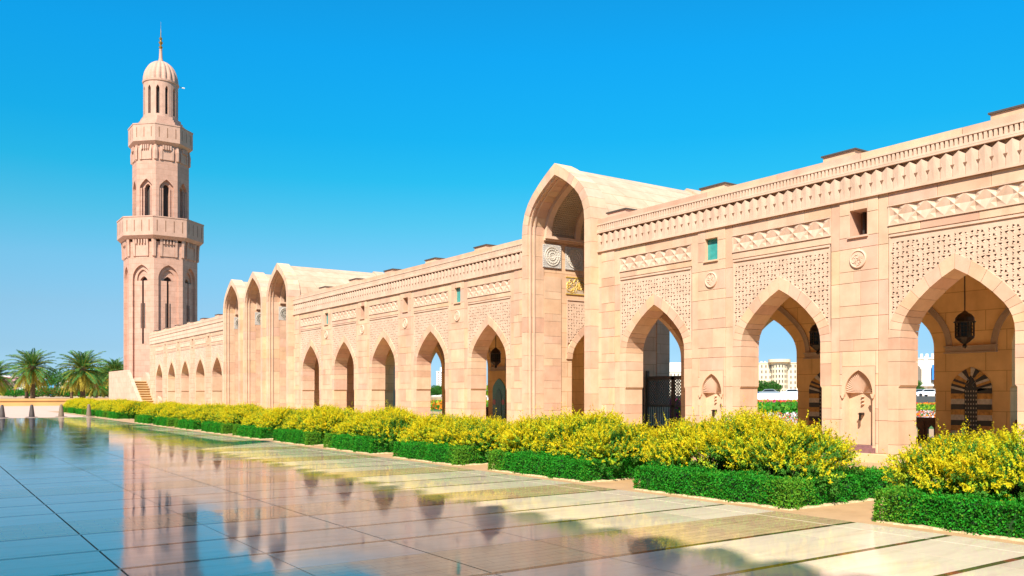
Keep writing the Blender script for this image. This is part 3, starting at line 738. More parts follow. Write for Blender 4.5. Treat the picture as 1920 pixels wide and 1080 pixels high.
# ------------------------------------------------------------------ ground and paving
def sheet(x0, x1, y0, y1, z, th=0.02): return MB().box(x0, x1, y0, y1, z - th, z)
struct('ground', sheet(-900, 1500, -400, 2200, -0.12).mesh('ground', M['sand']))
BP = 4.95; BS = 8.55                                   # planting bed rhythm
floor_o = struct('courtyard_floor', sheet(-9, 10.8, -12, 72, -0.03, 0.06).mesh('courtyard_floor', M['grout']))
xs_main = [-8.89, -7.37, -5.83, -4.31, -2.79, -1.27, 0.25, 1.73, 3.24, 4.75, 6.25, 7.75, 9.28, 10.8]
LONG = {1.73: 0.022, 4.75: 0.016, 7.75: 0.016}
seg = [(0.0, 1.0, 0), (1.0, 2.25, 0), (2.25, 3.6, 0), (3.6, 4.95, 1)]
bw = 0.045
tiles = []
for n in range(-4, 13):
    s = BS + BP * n
    for a, b, brown in seg:
        ya = s + a + (bw if a > 0 else 0.003) ; yb = s + b - (bw if b < 4.9 else 0.003)
        if yb > 72: continue
        if a == 3.6: ya = s + a + bw
        for x0, x1 in zip(xs_main, xs_main[1:]):
            g0 = LONG.get(x0, 0.009) / 2; g1 = LONG.get(x1, 0.009) / 2
            tiles.append((x0 + g0, x1 - g1, ya, yb, brown))
def visible(t):
    cx, cy = (t[0] + t[1]) / 2, (t[2] + t[3]) / 2; d = cx * SN + cy * CS
    if d < 5: return 1e9
    px = 960 + F * (cx * CS - cy * SN) / d; py = 737 + F * EYE / d
    return d if -250 < px < 2150 and py < 1300 else 1e8 + d
tiles.sort(key=visible)
rest = MB()
for i, (x0, x1, y0, y1, br) in enumerate(tiles):
    if i < 300:
        w, h = round(x1 - x0, 3), round(y1 - y0, 3)
        link('floor_tile', cached(('tile', w, h, br), lambda: MB().box(-w / 2, w / 2, -h / 2, h / 2, -0.04, 0).mesh('floor_tile', M['brownmarble' if br else 'marble'])), floor_o, ((x0 + x1) / 2, (y0 + y1) / 2, 0))
    else: rest.box(x0, x1, y0, y1, -0.04, 0, br)
link('floor_tile', rest.mesh('floor_tile', [M['marble'], M['brownmarble']]), floor_o, kind='stuff')
for n in range(-4, 13):
    s = BS + BP * n
    for a in (1.0, 2.25, 3.6):
        if s + a > 71.5: continue
        def bm_():
            mb = MB(); x = -8.9; i = 0
            while x < 10.76:
                L = 0.22 if i % 2 else 0.95
                mb.box(x, min(x + L, 10.8), -bw + 0.004, bw - 0.004, -0.035, 0.0, i % 2); x += L; i += 1
            return mb.mesh('inlay_band', [M['band'], M['bandred']])
        link('inlay_band', cached('inlay', bm_), floor_o, (0, s + a, 0))
link('white_inlay', MB().box(10.278, 10.296, -8, 71, -0.01, 0.002).mesh('white_inlay', M['whiteinlay']), floor_o)
struct('walkway', MB().box(10.8, XF - 0.5, -12, 97, -0.06, -0.004).mesh('walkway', M['paving']))
struct('forecourt', MB().box(-60, 10.8, 72, 138, -0.06, -0.004).box(10.8, 60, 97, 138, -0.06, -0.004).mesh('forecourt', M['pinkpaving']))
struct('rear_terrace', MB().box(28.2, 42, -12, 97, -0.06, -0.004).mesh('rear_terrace', M['paving']))  # added paving that bounces warm sunlight into the arcade
struct('garden_lawn', sheet(28.2, 190, -120, 400, -0.04).mesh('garden_lawn', M['lawn']))
terr = thing('terrace_wall', 'low ochre retaining wall at the far end of the courtyard below the palms', 'wall', (0, 138, 0))
link('wall', MB().box(-60, 60, 0, 0.5, -0.1, 0.72).mesh('wall', M['ochreterrace']), terr)
link('coping', MB().box(-60, 60, -0.14, 0.55, 0.72, 1.02).mesh('coping', M['ochreterrace']), terr)
struct('terrace_ground', MB().box(-300, 90, 138.5, 400, -0.1, 0.98).mesh('terrace_ground', M['sand']))

# ------------------------------------------------------------------ arcade
pier = lambda k: yc(k) + PITCH / 2
P1 = yc(3)
PW = 2.2
near = build_wing('arcade_gallery', 'tall sandstone arcade stretch with shell fountain niches, between the single portal and the picture edge', [-1, 0, 1, 2], yc(-1) - 3.2, P1 - PW, True,
                  [(pier(-1), False), (pier(0), False), (pier(1), True)], [pier(-1), pier(0), pier(1)], True, [0, 1, -1])
mid = build_wing('arcade_gallery', 'sandstone arcade stretch of five arches between the single portal and the three portals', [4, 5, 6, 7, 8], P1 + PW, yc(9) - PW, True,
                 [(pier(4), True), (pier(5), False), (pier(6), False), (pier(7), True)], [], True, [4, 5, 6])
far = build_wing('arcade_gallery', 'farthest sandstone arcade stretch of five arches beside the minaret stairs', [12, 13, 14, 15, 16], yc(11) + PW, 99.4, False,
                 [(pier(12), False), (pier(13), False), (pier(14), False), (pier(15), False)], [], False, [])
for o, k in ((near, None),): pass

def rosette_mesh():
    def mk():
        mb = MB(T=lambda x, y, z: (x, -z, y))     # lies in the x,z plane, facing -y
        mb.box(-0.48, 0.48, -0.48, 0.48, 0, 0.03)
        for rr in (0.40, 0.30, 0.17): mb.lathe((0, 0, 0.03), [(rr, 0), (rr, 0.03), (rr - 0.03, 0.03), (rr - 0.03, 0)], 28, 1)
        for n, r, sz in ((20, 0.35, 0.035), (14, 0.235, 0.035), (8, 0.08, 0.04)):
            for i in range(n):
                a = 2 * math.pi * i / n; mb.lathe((r * math.cos(a), r * math.sin(a), 0.03), [(sz, 0), (0, 0.03)], 4, 1, a)
        for q in range(4):
            a = q * math.pi / 2; c, s = math.cos(a), math.sin(a)
            for u in range(12):
                t = -0.42 + u * 0.0764; x, y = c * 0.44 - s * t, s * 0.44 + c * t; mb.lathe((x, y, 0.03), [(0.025, 0), (0, 0.02)], 4, 1)
        return mb.mesh('rosette_panel', [M['grey_panel'], M['grey_panel2']])
    return cached('roset', mk)
M['grey_panel2'] = stone('pale_carved_stone', [(0.60, 0.55, 0.47), (0.62, 0.57, 0.49)], streak=0.2)

def build_portal(k, label, single):
    y = yc(k); p = thing('portal', label, 'portal', (0, y, 0), 'tall vaulted portals of the arcade')
    XP = 20.6; ZS = 8.3; a_in, r_in = 1.83, 2.05; w = PW - a_in; r_out = 2.50
    if single: y -= 0.10; p.location.y = y
    arch = lambda a, rise, n=8: ARCH(a, rise, n, 50.0, 0.9)
    # front ring
    fr = link('portal_frame', None, p)
    n = 9
    for vm in voussoir_meshes(a_in, r_in, w, r_out - r_in, XP, XP + 0.85, n, ZS, M['block'], sub=1, fn=arch): link('voussoir', vm, fr)
    zz = [0.2]; i = 0
    while zz[-1] < ZS - 0.3: zz.append(min(ZS, zz[-1] + (0.62 if i % 2 else 0.95))); i += 1
    if ZS - zz[-1] > 0: zz[-1] = ZS
    for a, b in zip(zz, zz[1:]):
        for sd in (-1, 1):
            y0, y1 = sorted((sd * a_in, sd * PW))
            link('frame_stone', cached(('fs', round(a, 3), round(b, 3), sd), lambda: MB().box(XP, XP + 0.85, y0, y1, a + G / 2, b - G / 2).mesh('frame_stone', M['block'])), fr)
    # inner rounded moulding following the opening
    def mould():
        mb = MB()
        for off, x in ((0.0, XP + 0.10), (0.0, XP + 0.30)):
            prof = [(-a_in, 0.2)] + [(s, ZS + z) for s, z in arch(a_in, r_in, 24)] + [(a_in, 0.2)]
            inn = [(-a_in + 0.045, 0.2)] + [(s, ZS + z) for s, z in arch(a_in - 0.045, r_in - 0.055, 24)] + [(a_in - 0.045, 0.2)]
            for i in range(len(prof) - 1): mb.prism_x([prof[i], prof[i + 1], inn[i + 1], inn[i]], x, x + 0.07)
        return mb.mesh('moulding', M['carved'], recalc=True)
    link('moulding', cached('pmould', mould), p)
    # vaulted body behind
    def body():
        mb = MB(); a2, r2 = a_in + 0.03, r_in + 0.02
        inn = [(-a2, 0.2)] + [(s, ZS + z) for s, z in arch(a2, r2, 20)] + [(a2, 0.2)]
        out = [(-PW + 0.1, 0.2)] + [(s, ZS + z) for s, z in arch(PW - 0.1, r_out - 0.12, 20)] + [(PW - 0.1, 0.2)]
        x0, x1 = XP + 0.85, 27.9
        for i in range(len(inn) - 1):
            if i == 0 or i == len(inn) - 2: continue
            mb.face([(x0, *out[i]), (x0, *out[i + 1]), (x1, *out[i + 1]), (x1, *out[i])], 0)
            mb.face([(x0, *inn[i]), (x1, *inn[i]), (x1, *inn[i + 1]), (x0, *inn[i + 1])], 1)
            mb.face([(x1, *inn[i]), (x1, *out[i]), (x1, *out[i + 1]), (x1, *inn[i + 1])], 1)
        for sd in (-1, 1):   # side walls with an arch into the gallery
            mt = MB(T=lambda d, s, z, sd=sd: (24.3 + s * (1 if sd > 0 else 1), sd * d, z))
            pr = [(-1.35, ZB)] + [(s, Z_SPR + z) for s, z in ARCH(1.35, 1.55, 14)] + [(1.35, ZB)]
            if single: wall_opening(mt, x0 - 24.3, x1 - 24.3, ZB, ZS, pr, a2, PW - 0.1, 1, 1)
            else: mt.box(a2, PW - 0.1, x0 - 24.3, x1 - 24.3, ZB, ZS, 1)
            n0 = len(mb.v); mb.v += mt.v; mb.f += [tuple(i + n0 for i in f) for f in mt.f]; mb.m += mt.m
        return mb.mesh('vault', [M['vault'], M['passage']], recalc=False)
    link('vault', cached(('pbody', single), body), p)
    # rear end ring slightly higher
    def rring():
        mb = MB(); o2 = arch(PW, r_out, 20); i2 = arch(a_in, r_in, 20)
        for i in range(len(o2) - 1): mb.prism_x([(o2[i][0], ZS + o2[i][1]), (o2[i + 1][0], ZS + o2[i + 1][1]), (i2[i + 1][0], ZS + i2[i + 1][1]), (i2[i][0], ZS + i2[i][1])], 27.9, 28.7)
        for sd in (-1, 1):
            y0, y1 = sorted((sd * a_in, sd * PW)); mb.box(27.9, 28.7, y0, y1, 0.2, ZS)
        return mb.mesh('rear_frame', M['vault'], recalc=True)
    link('rear_frame', cached('rring', rring), p)
    # ribs and coffered strips of the vault
    def rib():
        mb = MB(); o2 = arch(a_in + 0.02, r_in + 0.01, 24); i2 = arch(a_in - 0.16, r_in - 0.18, 24)
        for i in range(len(o2) - 1): mb.prism_x([(o2[i][0], ZS + o2[i][1]), (o2[i + 1][0], ZS + o2[i + 1][1]), (i2[i + 1][0], ZS + i2[i + 1][1]), (i2[i][0], ZS + i2[i][1])], 0, 0.28)
        return mb.mesh('rib', M['carved'], recalc=True)
    for x in (21.46, 23.0, 24.6, 26.2): link('rib', cached('rib', rib), p, (x, 0, 0))
    def coffer():
        mb = MB(); n = 60; o2 = arch(a_in + 0.0, r_in - 0.0, n); i2 = arch(a_in - 0.07, r_in - 0.08, n); nx = 14; L = 1.24
        for i in range(n * 2 - 1 if False else len(o2) - 1):
            if i % 2: continue
            mb.prism_x([(o2[i][0], ZS + o2[i][1]), (o2[i + 1][0], ZS + o2[i + 1][1]), (i2[i + 1][0], ZS + i2[i + 1][1]), (i2[i][0], ZS + i2[i][1])], 0, L)
        for q in range(nx):
            x = q * L / nx
            for i in range(len(o2) - 1):
                if i % 2 == 0: continue
                mb.prism_x([(o2[i][0], ZS + o2[i][1]), (o2[i + 1][0], ZS + o2[i + 1][1]), (i2[i + 1][0], ZS + i2[i + 1][1]), (i2[i][0], ZS + i2[i][1])], x, x + L / nx * 0.45, caps=True)
        return mb.mesh('coffered_grille', M['coffer'])
    for x in (21.75, 23.29, 24.89): link('coffered_grille', cached('coff', coffer), p, (x, 0, 0))
    link('string_course', MB().box(XP + 0.85, 27.9, a_in - 0.17, a_in + 0.03, ZS - 0.10, ZS + 0.01).box(XP + 0.85, 27.9, -a_in - 0.03, -a_in + 0.17, ZS - 0.10, ZS + 0.01).box(XP + 0.85, 27.9, a_in - 0.08, a_in + 0.03, ZS - 0.17, ZS - 0.10).mesh('string_course', M['carved']), p)
    # the reveal that faces the camera side: facing stones, panels
    ry = a_in + 0.03
    for j, (a, b) in enumerate(zip(COURSES[:-1] + [7.06, 7.5], COURSES[1:-1] + [7.06, 7.5, 8.12])):
        for x0, x1 in ([(21.46, 22.35)] if j % 2 else [(21.46, 21.9), (21.9, 22.35)]):
            if b > 6.95 and single: continue
            wv, h = x1 - x0, b - a
            if h < 0.05: continue
            link('reveal_stone', cached(('rev', round(wv, 3), round(h, 3)), lambda: MB().box(-wv / 2 + G / 2, wv / 2 - G / 2, -0.05, 0, -h / 2 + G / 2, h / 2 - G / 2).mesh('reveal_stone', M['block'])), p, ((x0 + x1) / 2, ry, (a + b) / 2))
    link('rosette_panel', rosette_mesh(), p, (21.86, ry - 0.03, 7.5)); link('rosette_panel', rosette_mesh(), p, (23.05, ry - 0.02, 7.5))
    link('rosette_panel', rosette_mesh(), p, (24.3, ry - 0.02, 7.5))
    def goldp():
        mb = MB(T=lambda x, y, z: (x, -z, y)); mb.box(-1.3, 1.3, -0.33, 0.33, 0, 0.02, 1); rnd = random.Random(5)
        for q in range(120):
            cx, cz = rnd.uniform(-1.2, 1.2), rnd.uniform(-0.2, 0.2); a0 = rnd.uniform(0, 6.28); r0 = rnd.uniform(0.06, 0.14)
            mb.tube([(cx + r0 * math.cos(a0 + t * .6), max(-.29, min(.29, cz + r0 * math.sin(a0 + t * .6))), 0.03) for t in range(6)], 0.014, 4, 0)
        mb.box(-1.33, 1.33, -0.37, -0.33, 0, 0.04, 0); mb.box(-1.33, 1.33, 0.33, 0.37, 0, 0.04, 0)
        return mb.mesh('gilded_inscription', [M['goldcarve'], M['coffer']])
    if single:
        link('gilded_inscription', cached('goldp', goldp), p, (23.95, ry - 0.003, 6.35))
        lp = link('lattice_panel', lattice_mesh(1.62, 5.72, 1.70, 1.92, Z_SPR), p, (24.3, ry - 0.05, 0), (0, 0, R(90)))
        lp.scale = (1, -1, 1)
        rg = link('arch_ring', None, p, (24.3, ry - 0.06, 0), (0, 0, R(90)))
        for vm in voussoir_meshes(1.36, 1.56, 0.30, 0.32, -0.0, 0.07, 7, Z_SPR, M['block'], sub=1): link('voussoir', vm, rg)
    link('portal_plinth', MB().box(XP - 0.25, XP, -PW - 0.1, PW + 0.1, -0.1, 0.2).box(XP, 28.7, -PW, PW, 0.0, 0.198).mesh('portal_plinth', M['step']), p)
    return p
build_portal(3, 'single tall sandstone portal with its pointed vault, standing alone between two arcade stretches', True)
build_portal(9, 'portal of the group of three whose long vault roof shows, next to the five-arch stretch', False)
build_portal(10, 'middle one of the three tall sandstone portals', False)
build_portal(11, 'outermost of the three tall portals, next to the farthest arcade stretch', False)
# short wall pieces between the three portals
for k, lb in ((9, 'narrow sandstone wall strip between the first and middle of the three portals'), (10, 'narrow sandstone wall strip between the middle and outermost of the three portals')):
    y = yc(k) + PITCH / 2
    link('wall_strip', MB().box(XF - 0.05, 28, -PITCH / 2 + PW, PITCH / 2 - PW, 0, 8.9).mesh('wall_strip', M['inner']), None, (0, y, 0), label=lb, category='wall', group='wall strips between the portals')

# openwork metal gate behind the second arch
def gate_mesh(wd, h):
    mb = MB(); mb.box(-0.03, 0.03, 0, 0.08, 0, h); mb.box(-0.03, 0.03, wd - 0.08, wd, 0, h); mb.box(-0.03, 0.03, 0, wd, h - 0.16, h); mb.box(-0.03, 0.03, 0, wd, 0, 0.14); mb.box(-0.03, 0.03, 0, wd, h * 0.42, h * 0.42 + 0.08)
    n = int(wd / 0.14); s = wd / n
    for i in range(n + 1):
        mb.box(-0.012, 0.012, i * s - 0.014, i * s + 0.014, 0, h * 0.42)
    rows = int((h - 0.16 - h * 0.42) / s)
    for j in range(rows + 1):
        for i in range(n):
            z = h * 0.42 + 0.08 + j * s; y = i * s
            for (y0, z0, y1, z1) in ((y, z, y + s, z + s), (y + s, z, y, z + s)):
                if z1 > h: continue
                d = Vector((y1 - y0, z1 - z0)).normalized() * 0.016; e = (-d.y, d.x)
                mb.prism_x([(y0 + e[0], z0 + e[1]), (y0 - e[0], z0 - e[1]), (y1 - e[0], z1 - e[1]), (y1 + e[0], z1 + e[1])], -0.012, 0.012)
            mb.box(-0.015, 0.015, y + s / 2 - 0.03, y + s / 2 + 0.03, z + s / 2 - 0.03, z + s / 2 + 0.03)
    return mb.mesh('gate_leaf', M['iron'])
gt = thing('metal_gate', 'dark openwork metal gate seen through the arch next to the single portal', 'gate', (27.2, P1 - 1.7, 0.2))
link('gate_leaf', gate_mesh(1.7, 2.35), gt); link('gate_leaf', gate_mesh(1.7, 2.35), gt, (0, 1.72, 0))
link('gate_leaf', gate_mesh(2.0, 2.35), gt, (-2.3, 3.2, 0), (0, 0, R(-88)))
link('post', MB().box(-0.06, 0.06, -0.06, 0.06, 0, 2.6).mesh('post', M['iron']), gt, (0, 3.32, 0))

# ------------------------------------------------------------------ lanterns
def lantern(x, y, ztop, label, s=1.0, parent_z=6.6):
    t = thing('lantern', label, 'lantern', (x, y, ztop - 1.0 * s), 'bronze lanterns hanging in the arcade')
    link('rod', MB().tube([(0, 0, 1.0 * s), (0, 0, parent_z - ztop + 1.0 * s)], 0.018, 6).mesh('rod', M['bronze']), t)
    b = MB(); b.lathe((0, 0, 0), [(0.13 * s, 0.12 * s), (0.15 * s, 0.14 * s), (0.24 * s, 0.22 * s), (0.26 * s, 0.24 * s), (0.26 * s, 0.28 * s)], 8)
    for q in range(8):
        a = q * math.pi / 4; b.tube([(0.245 * s * math.cos(a), 0.245 * s * math.sin(a), 0.28 * s), (0.245 * s * math.cos(a), 0.245 * s * math.sin(a), 0.66 * s)], 0.02 * s, 4)
        for h in (0.38, 0.47, 0.56):
            a2 = a + math.pi / 4; b.tube([(0.24 * s * math.cos(a), 0.24 * s * math.sin(a), h * s), (0.24 * s * math.cos(a2), 0.24 * s * math.sin(a2), h * s)], 0.01 * s, 4)
        am = a + math.pi / 8; b.tube([(0.225 * s * math.cos(am), 0.225 * s * math.sin(am), 0.28 * s), (0.225 * s * math.cos(am), 0.225 * s * math.sin(am), 0.66 * s)], 0.01 * s, 4)
    link('body', b.mesh('body', M['bronze']), t)
    link('glass', MB().lathe((0, 0, 0), [(0.2 * s, 0.28 * s), (0.2 * s, 0.66 * s)], 8).mesh('glass', M['carglass']), t)
    link('dome', MB().lathe((0, 0, 0), [(0.28 * s, 0.66 * s), (0.29 * s, 0.69 * s), (0.25 * s, 0.71 * s), (0.24 * s, 0.80 * s), (0.17 * s, 0.89 * s), (0.08 * s, 0.95 * s), (0.02 * s, 1.0 * s)], 16).mesh('dome', M['bronze'], smooth=False), t)
    link('finial', MB().lathe((0, 0, 0), [(0.02 * s, -0.06 * s), (0.07 * s, 0.0), (0.04 * s, 0.05 * s), (0.13 * s, 0.12 * s)], 10).mesh('finial', M['bronze']), t)
    return t
lantern(24.3, 12.75, 4.12, 'bronze lantern hanging in full view under the arch in front of the black striped niche')
lantern(24.3, 17.55, 4.12, 'bronze lantern half hidden behind the arch through which the cream hotel shows')
lantern(24.3, 36.6, 4.12, 'bronze lantern hanging above the teal tiled niche')

# ------------------------------------------------------------------ minaret
def octo_T(ap, j):
    a = R(180 + 45 * j); n = (math.cos(a), math.sin(a)); t = (-n[1], n[0])
    return lambda d, s, z: (n[0] * (ap - d) + t[0] * s, n[1] * (ap - d) + t[1] * s, z)
mn = thing('minaret', 'tall octagonal sandstone minaret with two balconies, fluted dome and gilded finial', 'minaret', (MC[0], MC[1], 0))
def octo_faces(mb, ap, z0, z1, profs, depth, back=None):
    hw = ap * math.tan(R(22.5))
    for j in range(8):
        m = MB(T=octo_T(ap, j)); profs(m, hw)
        n0 = len(mb.v); mb.v += m.v; mb.f += [tuple(i + n0 for i in f) for f in m.f]; mb.m += m.m
def sh1(m, hw):
    a = hw * 0.70; pr = [(-a, 3.2)] + [(s, 15.05 + z) for s, z in arch(a, a * 1.35, 12)] + [(a, 3.2)]
    m.face([(0, -hw, 0), (0, -hw, 3.2), (0, hw, 3.2), (0, hw, 0)])
    wall_opening(m, -hw, hw, 3.2, 19.3, pr, 0, 0.30, back=False)
    m.face([(0.05, -a, 3.2), (0.05, a, 3.2), (0.30, a, 3.6), (0.30, -a, 3.6)])
    # inner niche with a pointed window and a slit below it
    a2 = a * 0.66; w = [(-a2, 14.8)] + [(s, 15.05 + z) for s, z in arch(a2, a2 * 1.35, 10)] + [(a2, 14.8)]
    m.face([(0.30, -a, 3.2), (0.30, -a, 14.8), (0.30, -0.13, 14.8), (0.30, -0.13, 3.2)]); m.face([(0.30, 0.13, 3.2), (0.30, 0.13, 14.8), (0.30, a, 14.8), (0.30, a, 3.2)])
    m.face([(0.30, -0.13, 3.2), (0.30, -0.13, 7.5), (0.30, 0.13, 7.5), (0.30, 0.13, 3.2)])
    wall_opening(m, -a, a, 14.8, 18.0, w, 0.30, 0.5, back=False)
    a3 = a2 * 0.66; w3 = [(-a3, 14.8)] + [(s, 14.65 + z) for s, z in arch(a3, a3 * 1.35, 10)] + [(a3, 14.8)]
    wall_opening(m, -a2, a2, 14.8, 17.2, w3, 0.5, 0.9, back=False)
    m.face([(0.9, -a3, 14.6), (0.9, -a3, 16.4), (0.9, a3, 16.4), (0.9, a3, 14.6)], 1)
    m.face([(0.5, -a2, 14.8), (0.5, a2, 14.8), (0.9, a2, 14.8), (0.9, -a2, 14.8)])
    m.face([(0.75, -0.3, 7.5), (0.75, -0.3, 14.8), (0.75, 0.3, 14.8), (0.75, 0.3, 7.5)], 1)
    for sd in (-1, 1): m.face([(0.3, sd * 0.13, 7.5), (0.3, sd * 0.13, 14.8), (0.75, sd * 0.13, 14.8), (0.75, sd * 0.13, 7.5)])
    for sd in (-1, 1):
        y0, y1 = sorted((sd * 0.17, sd * 0.30)); m.box(0.28, 0.31, y0, y1, 9.3, 12.2, 1)  # dark strips laid on as the shade of a wider slit
b1 = MB(); octo_faces(b1, 4.02, 0, 19.3, sh1, 0.3)
link('lower_shaft', b1.mesh('lower_shaft', [M['minaret'], M['dark']]), mn)
def sh2(m, hw):
    a = hw * 0.66; pr = [(-a, 22.4)] + [(s, 25.7 + z) for s, z in arch(a, a * 1.25, 10)] + [(a, 22.4)]
    m.face([(0, -hw, 20.7), (0, -hw, 22.4), (0, hw, 22.4), (0, hw, 20.7)])
    wall_opening(m, -hw, hw, 22.4, 31.0, pr, 0, 0.35, back=False)
    a2 = a * 0.42; w = [(-a2, 22.4)] + [(s, 25.75 + z) for s, z in arch(a2, a2 * 1.3, 8)] + [(a2, 22.4)]
    wall_opening(m, -a, a, 22.4, 27.6, w, 0.35, 0.8, back=False)
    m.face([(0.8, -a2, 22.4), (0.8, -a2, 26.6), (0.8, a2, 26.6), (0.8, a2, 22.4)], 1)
    for sd in (-1, 1):
        y0, y1 = sorted((sd * a, sd * (a - 0.22))); m.box(0.1, 0.35, y0, y1, 22.4, 25.7)
        y0, y1 = sorted((sd * a2, sd * (a2 + 0.12))); m.box(0.22, 0.35, y0, y1, 22.4, 25.75)
b2 = MB(); octo_faces(b2, 3.08, 20.7, 31.0, sh2, 0.3)
link('upper_shaft', b2.mesh('upper_shaft', [M['minaret'], M['dark']]), mn)
def balcony(z0, z1, ap, ap_in, zc, nsl, name):
    mb = MB()
    A0 = R(22.5)
    k = 1 / math.cos(R(22.5))
    mb.lathe((0, 0, 0), [(ap_in * k, z0 - 0.05), ((ap - 0.35) * k, z0 - 0.05), (ap * k, z0 + 0.3), (ap * k, z1 - 0.12), ((ap + 0.05) * k, z1 - 0.12), ((ap + 0.05) * k, z1), ((ap - 0.3) * k, z1), ((ap - 0.3) * k, z1 - 1.0), (ap_in * k * 0.9, z1 - 1.0)], 8, 0, A0)
    link(name, mb.mesh('balcony', M['minaret_plain']), mn)
    b = bpy.context.scene.objects[-1] if False else None
    # dark strips laid on as parapet slot shade, corbels beneath
    sl = MB(); co = MB()
    hw = ap * math.tan(R(22.5)); hwi = ap_in * math.tan(R(22.5))
    for j in range(8):
        for i in range(nsl):
            s = -hw + hw * 2 * (i + 0.5) / nsl
            pt = octo_T(ap, j)(0, s, 0)
            link('parapet_slot', cached(('slot', z0), lambda: MB().box(-0.02, 0.012, -0.05, 0.05, z0 + 0.75, z1 - 0.45).mesh('parapet_slot', M['pit'])), mn, pt, (0, 0, R(180 + 45 * j)))
        T = octo_T(ap_in, j); m = MB(T=T)
        e = ap - ap_in - 0.4
        for s in (-hwi * 0.52, hwi * 0.52, -hwi * 0.98, hwi * 0.98):
            w = 0.14
            # bracket: deep at the top, tapering down
            P = [(0, zc), (-0.16, zc + 0.1), (-0.2, z0 - 0.75), (-e, z0 - 0.05), (0, z0 - 0.05)]
            i0 = m.pts([(d, s - w, z) for d, z in P] + [(d, s + w, z) for d, z in P]); n = len(P)
            for q in range(n):
                r = (q + 1) % n; m.f.append((i0 + q, i0 + r, i0 + n + r, i0 + n + q)); m.m.append(0)
            m.f.append(tuple(i0 + q for q in range(n))); m.m.append(0); m.f.append(tuple(i0 + n + q for q in range(n))[::-1]); m.m.append(0)
        m.box(-0.10, 0, -hwi * 0.42, hwi * 0.42, zc + 0.1, z0 - 0.55)
        for q in range(4):
            s = -hwi * 0.33 + q * hwi * 0.22; m.box(-0.3, 0, s - 0.09, s + 0.09, z0 - 0.6, z0 - 0.1)
        n0 = len(co.v); co.v += m.v; co.f += [tuple(i + n0 for i in f) for f in m.f]; co.m += m.m
    link('corbels', co.mesh('corbels', M['minaret_plain'], recalc=True), mn)
balcony(19.6, 22.1, 4.72, 4.02, 17.5, 4, 'balcony')
balcony(30.75, 33.1, 3.52, 3.08, 28.9, 3, 'balcony')
k8 = 1 / math.cos(R(22.5))
link('stepped_drum_base', MB().lathe((0, 0, 0), [(2.9 * k8, 32.20), (2.9 * k8, 33.35), (2.6 * k8, 33.40), (2.6 * k8, 33.70), (2.4 * k8, 33.70), (2.4 * k8, 34.00), (2.2 * k8, 34.00), (2.2 * k8, 34.35)], 8, 0, R(22.5)).mesh('stepped_drum_base', M['minaret_plain']), mn)
drum = MB(); NS = 12; rd = 2.03
for i in range(NS):
    a0 = 2 * math.pi * i / NS + 0.13; aw = 2 * math.pi / NS * 0.5 * 0.62; am = 2 * math.pi / NS * 0.5
    def P(a, r, z): return (r * math.cos(a), r * math.sin(a), z)
    # pier
    for q in range(2):
        b0 = a0 + am - aw + 0 ; b1 = a0 + am + aw
        c0 = b0 + (b1 - b0) * q / 2; c1 = b0 + (b1 - b0) * (q + 1) / 2
        drum.face([P(c0, rd, 34.20), P(c1, rd, 34.20), P(c1, rd, 38.60), P(c0, rd, 38.60)])
    drum.face([P(b0, rd, 34.20), P(b0, rd, 38.05), P(b0, rd - 0.4, 38.05), P(b0, rd - 0.4, 34.20)]); drum.face([P(b1, rd, 34.20), P(b1, rd - 0.4, 34.20), P(b1, rd - 0.4, 38.05), P(b1, rd, 38.05)])
    # pointed head over the slot
    s0, s1 = a0 - (am - aw), a0 + (am - aw)
    hd = [(s0, 37.70), (s0 + (s1 - s0) * 0.2, 37.90), (a0, 38.07), (s1 - (s1 - s0) * 0.2, 37.90), (s1, 37.70)]
    for p, q in zip(hd, hd[1:]): drum.face([P(p[0], rd, p[1]), P(q[0], rd, q[1]), P(q[0], rd, 38.60), P(p[0], rd, 38.60)]); drum.face([P(p[0], rd, p[1]), P(p[0], rd - 0.4, p[1]), P(q[0], rd - 0.4, q[1]), P(q[0], rd, q[1])])
    drum.face([P(s0, rd, 34.20), P(s1, rd, 34.20), P(s1, rd, 34.70), P(s0, rd, 34.70)])
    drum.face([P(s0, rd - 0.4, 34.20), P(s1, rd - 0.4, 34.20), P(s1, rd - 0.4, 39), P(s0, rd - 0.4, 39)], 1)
link('drum', drum.mesh('drum', [M['minaret_plain'], M['dark']]), mn)
link('drum_ring', MB().lathe((0, 0, 0), [(rd, 38.55), (rd + 0.1, 38.60), (rd + 0.12, 38.80), (rd + 0.02, 38.85)], 32).mesh('drum_ring', M['minaret_plain']), mn)
prof = [(rd * 0.99, 38.80)] + [(rd * math.cos(t) * (1.0), 38.85 + 2.6 * math.sin(t) ** 0.93) for t in [i * math.pi / 2 / 12 for i in range(12)]] + [(0.2, 41.40)]
link('dome', MB().lathe((0, 0, 0), prof, 144, 0, 0, wob=lambda a, z: 1 + 0.085 * (abs(math.sin(a * 9)) - 0.7) if z < 41.30 else 1).mesh('dome', M['minaret_plain']), mn)
fin = link('finial', MB().lathe((0, 0, 0), [(0.34, 41.30), (0.22, 41.80), (0.17, 42.70), (0.2, 42.90)], 12).mesh('finial', M['minaret_plain']), mn)
link('gilded_ball', MB().lathe((0, 0, 0), [(0.08, 42.90), (0.25, 43.15), (0.08, 43.40), (0.27, 43.70), (0.1, 43.95), (0.2, 44.20), (0.06, 44.40)], 12).mesh('gilded_ball', M['gold'], smooth=False), fin)
link('spike', MB().lathe((0, 0, 0), [(0.06, 44.40), (0.05, 44.92), (0.02, 45.38), (0.01, 46.22)], 8).mesh('spike', M['gold']), fin)
lampy = link('lamp_arm', MB().tube([(1.9, -0.4, 38.75), (2.5, -0.62, 38.6)], 0.03, 6).mesh('lamp_arm', M['iron']), mn)
link('lamp_head', MB().box(2.4, 2.7, -0.78, -0.6, 38.52, 38.62).mesh('lamp_head', M['white']), lampy)

